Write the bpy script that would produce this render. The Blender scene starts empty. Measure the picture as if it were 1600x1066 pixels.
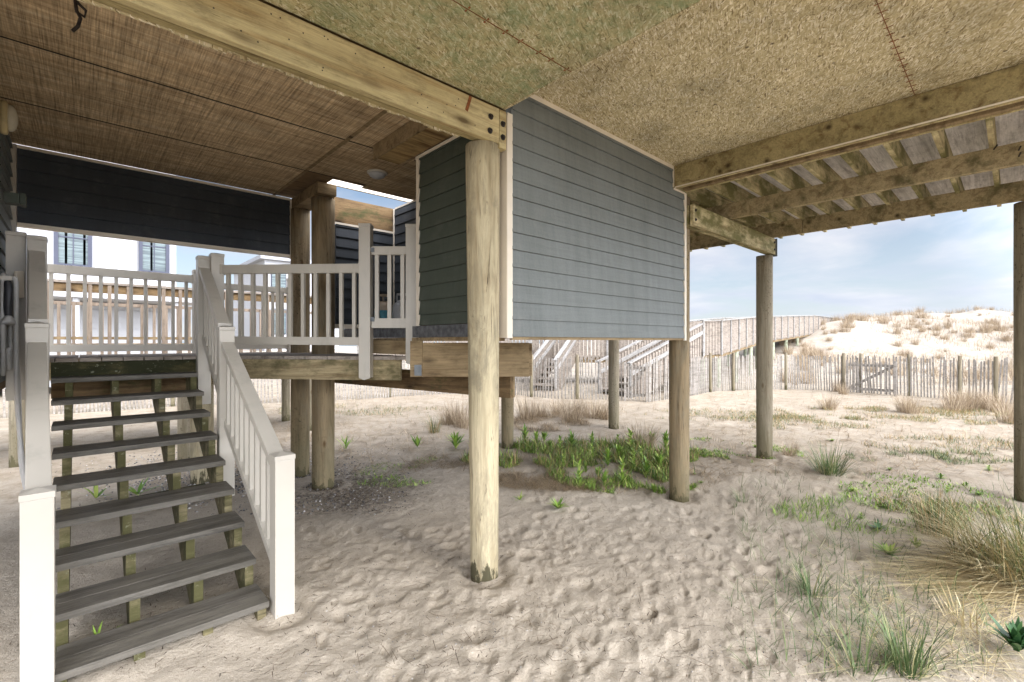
import bpy, bmesh, math, random
import numpy as np
from mathutils import Vector, Matrix
random.seed(7); RNG = np.random.default_rng(11)
C = bpy.context.scene.collection
S = bpy.context.scene
R = math.radians

# ------------------------------------------------------------------ camera
# world axes: X runs along the grey siding wall, Y runs across it, Z up; metres.
CH = 1.6; FPX = 728.0; TH = R(47.2); sT, cT = math.sin(TH), math.cos(TH)
cd = bpy.data.cameras.new('camera'); cam = bpy.data.objects.new('camera', cd); C.objects.link(cam)
cam.location = (0, 0, CH); cam.rotation_euler = (R(90), 0, TH - R(90))
cd.sensor_width = 36; cd.lens = FPX / 1600 * 36; cd.clip_start = 0.05; cd.clip_end = 3000
S.camera = cam
# ------------------------------------------------------------------ world + sun
SUN_EL, SUN_AZ = R(31), R(274)      # azimuth of the direction TO the sun, measured from +X ccw
w = bpy.data.worlds.new("World"); S.world = w; w.use_nodes = True
wn = w.node_tree; wn.nodes.clear()
def wnode(t, **k):
    n = wn.nodes.new(t)
    for a, v in k.items(): setattr(n, a, v)
    return n
out = wnode('ShaderNodeOutputWorld'); bg = wnode('ShaderNodeBackground'); bg.inputs[1].default_value = 0.12
sky = wnode('ShaderNodeTexSky', sky_type='NISHITA'); sky.sun_disc = False
sky.sun_elevation = SUN_EL; sky.sun_rotation = R(90) - SUN_AZ
sky.air_density = 1.0; sky.dust_density = 0.6; sky.ozone_density = 1.4
tc = wnode('ShaderNodeTexCoord'); sep = wnode('ShaderNodeSeparateXYZ'); wn.links.new(tc.outputs['Generated'], sep.inputs[0])
# project the view direction on a cloud layer
zz = wnode('ShaderNodeMath', operation='ADD'); zz.inputs[1].default_value = 0.13; wn.links.new(sep.outputs[2], zz.inputs[0])
zc = wnode('ShaderNodeMath', operation='MAXIMUM'); zc.inputs[1].default_value = 0.05; wn.links.new(zz.outputs[0], zc.inputs[0])
dx = wnode('ShaderNodeMath', operation='DIVIDE'); dy = wnode('ShaderNodeMath', operation='DIVIDE')
wn.links.new(sep.outputs[0], dx.inputs[0]); wn.links.new(zc.outputs[0], dx.inputs[1])
wn.links.new(sep.outputs[1], dy.inputs[0]); wn.links.new(zc.outputs[0], dy.inputs[1])
cmb = wnode('ShaderNodeCombineXYZ'); wn.links.new(dx.outputs[0], cmb.inputs[0]); wn.links.new(dy.outputs[0], cmb.inputs[1])
cmb.inputs[2].default_value = 3.3
nz = wnode('ShaderNodeTexNoise'); nz.inputs['Scale'].default_value = 0.75; nz.inputs['Detail'].default_value = 9; nz.inputs['Roughness'].default_value = 0.55
nz.inputs['Distortion'].default_value = 0.35
wn.links.new(cmb.outputs[0], nz.inputs['Vector'])
rp = wnode('ShaderNodeValToRGB'); rp.color_ramp.elements[0].position = 0.43; rp.color_ramp.elements[1].position = 0.62
wn.links.new(nz.outputs[0], rp.inputs[0])
n2 = wnode('ShaderNodeTexNoise'); n2.inputs['Scale'].default_value = 1.6; n2.inputs['Detail'].default_value = 6
wn.links.new(cmb.outputs[0], n2.inputs['Vector'])
cr = wnode('ShaderNodeValToRGB'); cr.color_ramp.elements[0].position = 0.35; cr.color_ramp.elements[1].position = 0.62
cr.color_ramp.elements[0].color = (0.56, 0.63, 0.80, 1); cr.color_ramp.elements[1].color = (0.93, 0.93, 0.97, 1)
wn.links.new(n2.outputs[0], cr.inputs[0])
cs = wnode('ShaderNodeMixRGB', blend_type='MULTIPLY'); cs.inputs[0].default_value = 1; wn.links.new(cr.outputs[0], cs.inputs[1]); cs.inputs[2].default_value = (7.7, 7.5, 7.3, 1)
sdir = (math.cos(SUN_EL) * math.cos(SUN_AZ), math.cos(SUN_EL) * math.sin(SUN_AZ), math.sin(SUN_EL))
dt = wnode('ShaderNodeVectorMath', operation='DOT_PRODUCT'); dt.inputs[1].default_value = sdir; wn.links.new(tc.outputs['Generated'], dt.inputs[0])
cv = wnode('ShaderNodeMapRange', interpolation_type='SMOOTHSTEP'); cv.inputs[1].default_value = 0.1; cv.inputs[2].default_value = 0.6; wn.links.new(dt.outputs['Value'], cv.inputs[0])
cm = wnode('ShaderNodeMath', operation='MAXIMUM'); wn.links.new(rp.outputs[0], cm.inputs[0]); wn.links.new(cv.outputs[0], cm.inputs[1])
mx = wnode('ShaderNodeMixRGB'); wn.links.new(cm.outputs[0], mx.inputs[0]); wn.links.new(sky.outputs[0], mx.inputs[1]); wn.links.new(cs.outputs[0], mx.inputs[2])
hz = wnode('ShaderNodeMapRange', interpolation_type='SMOOTHSTEP'); hz.inputs[1].default_value = 0.0; hz.inputs[2].default_value = 0.42; hz.inputs[3].default_value = 0.62; hz.inputs[4].default_value = 0.0
wn.links.new(sep.outputs[2], hz.inputs[0]); hm = wnode('ShaderNodeMixRGB'); wn.links.new(hz.outputs[0], hm.inputs[0]); wn.links.new(mx.outputs[0], hm.inputs[1]); hm.inputs[2].default_value = (6.5, 7.2, 8.3, 1); mx = hm
# thin bright overcast on the sun's side of the sky, calmer towards the sea
gl = wnode('ShaderNodeMapRange', interpolation_type='SMOOTHSTEP'); gl.inputs[1].default_value = 0.02; gl.inputs[2].default_value = 0.95; gl.inputs[3].default_value = 0.56; gl.inputs[4].default_value = 5.0
wn.links.new(dt.outputs['Value'], gl.inputs[0])
ml = wnode('ShaderNodeMixRGB', blend_type='MULTIPLY'); ml.inputs[0].default_value = 1; wn.links.new(mx.outputs[0], ml.inputs[1]); wn.links.new(gl.outputs[0], ml.inputs[2])
wn.links.new(ml.outputs[0], bg.inputs[0]); wn.links.new(bg.outputs[0], out.inputs[0])
sl = bpy.data.lights.new('sun', 'SUN'); sl.energy = 0.8; sl.angle = R(10); sl.color = (1, 0.95, 0.88)
so = bpy.data.objects.new('sun', sl); C.objects.link(so)
sd = Vector((math.cos(SUN_EL) * math.cos(SUN_AZ), math.cos(SUN_EL) * math.sin(SUN_AZ), math.sin(SUN_EL)))
so.rotation_euler = sd.to_track_quat('Z', 'Y').to_euler()
S.view_settings.view_transform = 'Standard'; S.view_settings.look = 'None'
S.view_settings.exposure = 0.95; S.view_settings.gamma = 1
S.cycles.max_bounces = 10; S.cycles.diffuse_bounces = 6; S.cycles.use_denoising = True

# ------------------------------------------------------------------ materials
class NT:
    def __init__(s, name, rough=0.8, spec=0.3):
        s.m = bpy.data.materials.new(name); s.m.use_nodes = True; s.t = s.m.node_tree; s.b = s.t.nodes['Principled BSDF']
        s.b.inputs['Roughness'].default_value = rough; s.b.inputs['Specular IOR Level'].default_value = spec
    def n(s, t, **k):
        n = s.t.nodes.new(t)
        for a, v in k.items(): setattr(n, a, v)
        return n
    def l(s, a, b): s.t.links.new(a, b)
    def coord(s, kind='Object', rnd=True, scale=(1, 1, 1), rot=(0, 0, 0)):
        tc = s.n('ShaderNodeTexCoord'); v = tc.outputs[kind]
        if rnd:
            oi = s.n('ShaderNodeObjectInfo'); mu = s.n('ShaderNodeMath', operation='MULTIPLY'); mu.inputs[1].default_value = 37
            s.l(oi.outputs['Random'], mu.inputs[0]); ad = s.n('ShaderNodeVectorMath', operation='ADD')
            s.l(v, ad.inputs[0]); s.l(mu.outputs[0], ad.inputs[1]); v = ad.outputs[0]
        return s.map(v, scale, rot)
    def map(s, v, scale, rot=(0, 0, 0)):
        mp = s.n('ShaderNodeMapping'); mp.inputs['Scale'].default_value = scale; mp.inputs['Rotation'].default_value = rot
        s.l(v, mp.inputs[0]); return mp.outputs[0]
    def noise(s, v, scale=1, det=4, rough=0.55, dist=0.0):
        n = s.n('ShaderNodeTexNoise'); n.inputs['Scale'].default_value = scale; n.inputs['Detail'].default_value = det
        n.inputs['Roughness'].default_value = rough; n.inputs['Distortion'].default_value = dist; s.l(v, n.inputs['Vector']); return n.outputs[0]
    def vor(s, v, scale=1, feature='F1', outp='Distance', rnd=1.0):
        n = s.n('ShaderNodeTexVoronoi', feature=feature); n.inputs['Scale'].default_value = scale; n.inputs['Randomness'].default_value = rnd
        s.l(v, n.inputs['Vector']); return n.outputs[outp]
    def ramp(s, f, stops):
        r = s.n('ShaderNodeValToRGB'); e = r.color_ramp.elements
        while len(e) < len(stops): e.new(0.5)
        for i, (p, c) in enumerate(stops):
            e[i].position = p; e[i].color = (c[0], c[1], c[2], 1) if isinstance(c, tuple) else (c, c, c, 1)
        s.l(f, r.inputs[0]); return r.outputs[0]
    def mix(s, f, a, b, mode='MIX'):
        m = s.n('ShaderNodeMixRGB', blend_type=mode)
        for i, x in enumerate((f, a, b)):
            if isinstance(x, (int, float)): m.inputs[i].default_value = x if i == 0 else (x, x, x, 1)
            elif isinstance(x, tuple): m.inputs[i].default_value = (*x, 1)
            else: s.l(x, m.inputs[i])
        return m.outputs[0]
    def math(s, op, a, b=0.0, clamp=False):
        m = s.n('ShaderNodeMath', operation=op, use_clamp=clamp)
        for i, x in enumerate((a, b)):
            if isinstance(x, (int, float)): m.inputs[i].default_value = x
            else: s.l(x, m.inputs[i])
        return m.outputs[0]
    def col(s, c): 
        if isinstance(c, tuple): s.b.inputs['Base Color'].default_value = (*c, 1)
        else: s.l(c, s.b.inputs['Base Color'])
    def bump(s, f, strength=0.3, dist=0.01):
        b = s.n('ShaderNodeBump'); b.inputs['Strength'].default_value = strength; b.inputs['Distance'].default_value = dist
        s.l(f, b.inputs['Height']); s.l(b.outputs[0], s.b.inputs['Normal'])

def wood(name, base, dark, moss=0.0, axis='x', knots=1.0, rough=0.85, blotch=0.35, mosscol=(0.055, 0.06, 0.02), crack=0.4):
    t = NT(name, rough, 0.25)
    ax = {'x': (1, 1, 1), 'z': (1, 1, 1)}[axis]
    def sc(l, p): return (l, p, p) if axis == 'x' else (p, p, l)
    co = t.coord()
    warp = t.noise(t.map(co, sc(0.9, 3.5)), 1.0, 3)
    g1 = t.noise(t.map(co, sc(0.8, 11)), 1.0, 5, 0.6, 1.1)
    g2 = t.noise(t.map(co, sc(3.0, 75)), 1.0, 3, 0.6, 0.5)
    g3 = t.noise(t.map(co, sc(1.6, 26)), 1.0, 4, 0.6, 2.2)
    c = t.ramp(g1, [(0.28, dark), (0.50, base), (0.72, tuple(min(1, x * 1.18) for x in base))])
    c = t.mix(0.55, c, t.ramp(g2, [(0.3, 0.62), (0.65, 1.12)]), 'MULTIPLY')
    c = t.mix(t.ramp(g3, [(0.60, 0.0), (0.68, crack)]), c, tuple(x * 0.35 for x in dark))
    gr = t.noise(t.map(co, sc(6.0, 14)), 1.0, 7, 0.78); c = t.mix(0.75, c, t.ramp(gr, [(0.36, 0.62), (0.50, 1.0), (0.68, 1.14)]), 'MULTIPLY')
    bl = t.noise(t.map(co, sc(1.1, 2.6)), 1.0, 3)
    c = t.mix(blotch, c, t.ramp(bl, [(0.3, (0.62, 0.60, 0.50)), (0.7, (1.15, 1.12, 1.08))]), 'MULTIPLY')
    if knots:
        kv = t.vor(t.map(co, sc(2.3, 6.5)), 1.0)
        k = t.ramp(kv, [(0.07, 0.95 * knots), (0.14, 0.45 * knots), (0.24, 0.0)])
        c = t.mix(k, c, tuple(x * 0.33 for x in dark))
    if moss:
        mo = t.noise(t.map(co, sc(2.4, 4.5)), 1.0, 7, 0.68)
        mk = t.ramp(mo, [(0.60 - 0.32 * moss, 0.0), (0.72 - 0.24 * moss, 0.92)])
        c = t.mix(mk, c, mosscol)
        lk = t.noise(co, 26, 5, 0.7)
        c = t.mix(t.ramp(lk, [(0.60, 0.0), (0.68, 0.5 * moss)]), c, (0.42, 0.42, 0.30))
    t.col(c)
    t.bump(t.math('ADD', g2, t.math('MULTIPLY', g3, 1.5)), 0.45, 0.006)
    return t.m

def pile_mat(name, base, dark, rot=True, grey=0.0):
    t = NT(name, 0.85, 0.2); co = t.coord()
    g1 = t.noise(t.map(co, (10, 10, 0.9)), 1.0, 5, 0.6, 1.4)
    g2 = t.noise(t.map(co, (60, 60, 4.0)), 1.0, 4, 0.65, 0.8)
    rings = t.vor(t.map(co, (4.5, 4.5, 1.7)), 1.0)
    rg = t.math('SINE', t.math('MULTIPLY', t.math('ADD', rings, t.math('MULTIPLY', g1, 0.35)), 42))
    c = t.ramp(g1, [(0.28, dark), (0.5, base), (0.7, tuple(min(1, x * 1.2) for x in base))])
    c = t.mix(0.5, c, t.ramp(g2, [(0.3, 0.68), (0.62, 1.1)]), 'MULTIPLY')
    c = t.mix(t.math('MULTIPLY', t.ramp(rg, [(0.75, 0.0), (1.0, 0.30)]), t.ramp(rings, [(0.12, 1.0), (0.45, 0.0)])), c, dark)
    c = t.mix(t.ramp(rings, [(0.035, 0.95), (0.07, 0.4), (0.09, 0.0)]), c, (0.09, 0.045, 0.015))
    bl = t.noise(t.map(co, (2.5, 2.5, 1.0)), 1.0, 4)
    c = t.mix(0.5, c, t.ramp(bl, [(0.3, (0.75, 0.72, 0.64)), (0.7, (1.12, 1.08, 1.04))]), 'MULTIPLY')
    ck = t.noise(t.map(co, (22, 22, 1.3)), 1.0, 5, 0.7, 2.5)
    c = t.mix(t.ramp(ck, [(0.60, 0.0), (0.66, 0.9)]), c, (0.07, 0.05, 0.03))
    gp = t.noise(t.map(co, (7, 7, 2.2)), 1.0, 6, 0.75, 1.0); c = t.mix(t.ramp(gp, [(0.46, 0.0), (0.64, 0.6)]), c, (0.20, 0.175, 0.12))
    bs = t.noise(t.map(co, (1.6, 1.6, 0.8)), 1.0, 2)
    bs2 = t.noise(co, 38, 4, 0.75)
    c = t.mix(t.math('MULTIPLY', t.ramp(bs, [(0.48, 0.0), (0.58, 1.0)]), t.ramp(bs2, [(0.58, 0.0), (0.63, 0.9)])), c, (0.045, 0.035, 0.015))
    if rot:   # black rot and moss in the first hand's breadth over the sand
        tc = t.n('ShaderNodeTexCoord'); sp = t.n('ShaderNodeSeparateXYZ'); t.l(tc.outputs['Object'], sp.inputs[0])
        h = t.math('ADD', sp.outputs[2], t.math('MULTIPLY', t.math('SUBTRACT', t.noise(t.map(co, (16, 16, 5)), 1.0, 5, 0.7), 0.44), -0.62))
        c = t.mix(t.ramp(h, [(0.0, 0.9), (0.05, 0.0)]), c, (0.03, 0.028, 0.012))
        h2 = t.math('ADD', t.math('MULTIPLY', sp.outputs[2], 0.6), t.math('MULTIPLY', t.math('SUBTRACT', t.noise(t.map(co, (12, 12, 1.5)), 1.0, 5, 0.7), 0.5), -1.6))
        c = t.mix(t.ramp(h2, [(0.0, 0.55 * (rot if rot < 1 else 1)), (0.55, 0.0)]), c, (0.13, 0.115, 0.06))
    t.col(c); t.bump(t.math('ADD', g2, t.math('MULTIPLY', ck, 2.0)), 0.55, 0.008)
    return t.m

def plain(name, c, rough=0.5, metal=0.0, spec=0.4, vary=0.08, scale=9, bump=0.0, dirt=0.0):
    t = NT(name, rough, spec); t.b.inputs['Metallic'].default_value = metal
    co = t.coord(); n = t.noise(co, scale, 5)
    cc = t.mix(1.0, c, t.ramp(n, [(0.3, 1 - vary), (0.7, 1 + vary)]), 'MULTIPLY')
    if dirt:
        d = t.noise(t.map(co, (5, 5, 1.2)), 1.0, 6, 0.7)
        cc = t.mix(t.ramp(d, [(0.52, 0.0), (0.75, dirt)]), cc, (0.20, 0.19, 0.15))
    t.col(cc)
    if bump: t.bump(t.noise(co, 120, 3), bump, 0.003)
    return t.m

def osb_mat(name, green):
    t = NT(name, 0.8, 0.3); tc = t.n('ShaderNodeTexCoord'); v = tc.outputs['Object']
    wv = t.n('ShaderNodeTexNoise'); wv.inputs['Scale'].default_value = 9; t.l(v, wv.inputs['Vector'])
    ws = t.n('ShaderNodeVectorMath', operation='SCALE'); ws.inputs['Scale'].default_value = 0.012; t.l(wv.outputs['Color'], ws.inputs[0])
    wa = t.n('ShaderNodeVectorMath', operation='ADD'); t.l(v, wa.inputs[0]); t.l(ws.outputs[0], wa.inputs[1]); vv = wa.outputs[0]
    cols = []; hs = []
    for i, (ang, sx, sy) in enumerate(((10, 26, 145), (62, 30, 160), (118, 24, 135), (158, 32, 165))):
        vr = t.map(vv, (1, 1, 1), (0, 0, R(ang))); vs = t.map(vr, (sx, sy, 1))
        rc = t.vor(vs, 1.0, 'F1', 'Color'); sp = t.n('ShaderNodeSeparateColor'); t.l(rc, sp.inputs[0])
        fib = t.noise(t.map(vr, (12, 260, 1)), 1.0, 2)
        cols.append((sp.outputs[0], sp.outputs[1], fib))
    c = None; h = None
    for i, (a, b_, fib) in enumerate(cols):
        lay = t.ramp(a, [(0.0, (0.22, 0.165, 0.08)), (0.22, (0.45, 0.37, 0.205)), (0.7, (0.56, 0.48, 0.295)), (0.95, (0.78, 0.71, 0.55))])
        lay = t.mix(0.5, lay, t.ramp(fib, [(0.3, 0.7), (0.65, 1.12)]), 'MULTIPLY')
        if c is None: c = lay; h = a
        else:
            m = t.ramp(b_, [(0.50, 0.0), (0.54, 1.0)]); c = t.mix(m, c, lay); h = t.mix(m, h, a)
    lo = t.noise(v, 1.3, 4); c = t.mix(0.6, c, t.ramp(lo, [(0.3, 0.78), (0.7, 1.15)]), 'MULTIPLY')
    if green:
        c = t.mix(1.0, c, (0.88, 0.88, 0.82), 'MULTIPLY')
        g = t.noise(v, 2.4, 6, 0.65); g2 = t.noise(v, 14, 5, 0.7)
        mk = t.math('MULTIPLY', t.ramp(g, [(0.30, 0.15), (0.62, 0.75)]), t.ramp(g2, [(0.38, 0.2), (0.62, 1.0)]))
        c = t.mix(t.math('MULTIPLY', mk, green), c, (0.15, 0.23, 0.11))
    st_ = t.noise(v, 3.1, 7, 0.72); c = t.mix(0.75, c, t.ramp(st_, [(0.34, 0.62), (0.50, 1.0), (0.70, 1.12)]), 'MULTIPLY')
    sp_ = t.vor(v, 7.0); c = t.mix(t.ramp(sp_, [(0.05, 0.8), (0.10, 0.0)]), c, (0.06, 0.03, 0.015))
    t.col(c); t.bump(h, 0.5, 0.004)
    return t.m

def roughply_mat(name):
    t = NT(name, 0.85, 0.2); tc = t.n('ShaderNodeTexCoord'); v = tc.outputs['Object']
    saw = t.noise(t.map(v, (120, 1.6, 1)), 1.0, 4, 0.7, 0.15); grain = t.noise(t.map(v, (1.6, 34, 1)), 1.0, 6, 0.65, 0.8)
    fine = t.noise(t.map(v, (140, 8, 1)), 1.0, 2); wide = t.noise(t.map(v, (2.2, 6, 1)), 1.0, 4, 0.6, 0.8)
    c = t.ramp(grain, [(0.3, (0.30, 0.205, 0.115)), (0.5, (0.47, 0.345, 0.205)), (0.72, (0.62, 0.50, 0.335))])
    c = t.mix(0.85, c, t.ramp(saw, [(0.36, 0.55), (0.50, 1.0), (0.66, 1.25)]), 'MULTIPLY')
    c = t.mix(0.6, c, t.ramp(fine, [(0.35, 0.6), (0.6, 1.1)]), 'MULTIPLY')
    c = t.mix(0.7, c, t.ramp(wide, [(0.3, 0.62), (0.7, 1.25)]), 'MULTIPLY')
    t.col(c); t.bump(t.math('ADD', saw, grain), 0.5, 0.004)
    return t.m

def siding_mat(name, c1, c2):
    t = NT(name, 0.62, 0.35); co = t.coord(rnd=False)
    g = t.noise(t.map(co, (2.5, 1, 40)), 1.0, 4, 0.6, 0.8); b = t.noise(co, 1.1, 4); f = t.noise(t.map(co, (60, 1, 70)), 1.0, 3)
    c = t.ramp(b, [(0.3, c1), (0.7, c2)]); c = t.mix(0.4, c, t.ramp(g, [(0.3, 0.82), (0.7, 1.14)]), 'MULTIPLY')
    c = t.mix(0.5, c, t.ramp(f, [(0.3, 0.86), (0.7, 1.1)]), 'MULTIPLY')
    sk = t.noise(t.map(co, (9, 1, 0.9)), 1.0, 6, 0.7); c = t.mix(0.8, c, t.ramp(sk, [(0.32, 0.80), (0.52, 1.0), (0.72, 1.16)]), 'MULTIPLY')
    du = t.noise(t.map(co, (5, 1, 5)), 1.0, 7, 0.75); c = t.mix(t.ramp(du, [(0.54, 0.0), (0.72, 0.10)]), c, (0.36, 0.34, 0.29))
    t.col(c); t.bump(g, 0.3, 0.002); return t.m

def sand_mat():
    t = NT('sand', 0.95, 0.1); tc = t.n('ShaderNodeTexCoord'); v = tc.outputs['Object']
    b = t.noise(v, 0.55, 5, 0.6); f = t.noise(v, 160, 3, 0.6); m = t.noise(v, 6, 6, 0.65)
    c = t.ramp(b, [(0.3, (0.39, 0.335, 0.262)), (0.7, (0.49, 0.430, 0.345))])
    c = t.mix(0.7, c, t.ramp(m, [(0.3, 0.84), (0.7, 1.10)]), 'MULTIPLY')
    c = t.mix(0.6, c, t.ramp(f, [(0.3, 0.72), (0.7, 1.2)]), 'MULTIPLY')
    # grains and bits of shell / bark
    s1 = t.vor(v, 42); c = t.mix(t.ramp(s1, [(0.07, 0.8), (0.12, 0.0)]), c, (0.10, 0.075, 0.05))
    # far sand (dune and yard) is cleaner, paler and littered with dry straw
    at = t.n('ShaderNodeAttribute'); at.attribute_name = 'zone'; sp = t.n('ShaderNodeSeparateColor'); t.l(at.outputs['Color'], sp.inputs[0])
    straw = t.noise(t.map(v, (14, 40, 9), (0, 0, 0.6)), 1.0, 6, 0.75, 2.5); patch = t.noise(v, 0.8, 5, 0.65)
    sm = t.math('MULTIPLY', t.ramp(straw, [(0.50, 0.0), (0.60, 0.9)]), t.ramp(patch, [(0.38, 0.15), (0.58, 1.0)]))
    c = t.mix(t.math('MULTIPLY', sm, sp.outputs[0]), c, (0.22, 0.165, 0.105))
    c = t.mix(t.math('MULTIPLY', sp.outputs[1], 0.75), c, (0.43, 0.395, 0.345))     # dune: clean pale sand
    pm = t.noise(v, 2.6, 7, 0.72); pb = t.noise(v, 9, 5, 0.7)
    c = t.mix(t.math('MULTIPLY', t.math('MULTIPLY', t.ramp(pm, [(0.46, 0.0), (0.58, 0.8)]), t.ramp(pb, [(0.40, 0.25), (0.56, 1.0)])), sp.outputs[0]), c, (0.24, 0.19, 0.125))
    c = t.mix(t.math('MULTIPLY', t.math('MULTIPLY', sp.outputs[0], t.ramp(t.noise(v, 1.1, 6, 0.7), [(0.35, 0.15), (0.6, 0.85)])), 0.6), c, (0.29, 0.245, 0.185))
    gl = t.noise(v, 22, 6, 0.75); gm = t.ramp(gl, [(0.42, 0.15), (0.58, 0.9)])
    c = t.mix(t.math('MULTIPLY', sp.outputs[2], gm), c, (0.115, 0.10, 0.085))      # leaf litter and gravel by the twin posts
    t.col(c); fm = t.noise(v, 38, 4, 0.7); t.bump(t.math('ADD', t.math('ADD', t.math('MULTIPLY', f, 0.5), t.math('MULTIPLY', fm, 1.3)), t.math('MULTIPLY', m, 3.0)), 0.8, 0.010)
    return t.m

def blade_mat(name, stops, rough=0.6):
    t = NT(name, rough, 0.3); at = t.n('ShaderNodeAttribute'); at.attribute_name = 'tint'
    c = t.ramp(at.outputs['Fac'], stops); t.col(c)
    t.b.inputs['Subsurface Weight'].default_value = 0.0
    return t.m

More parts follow.
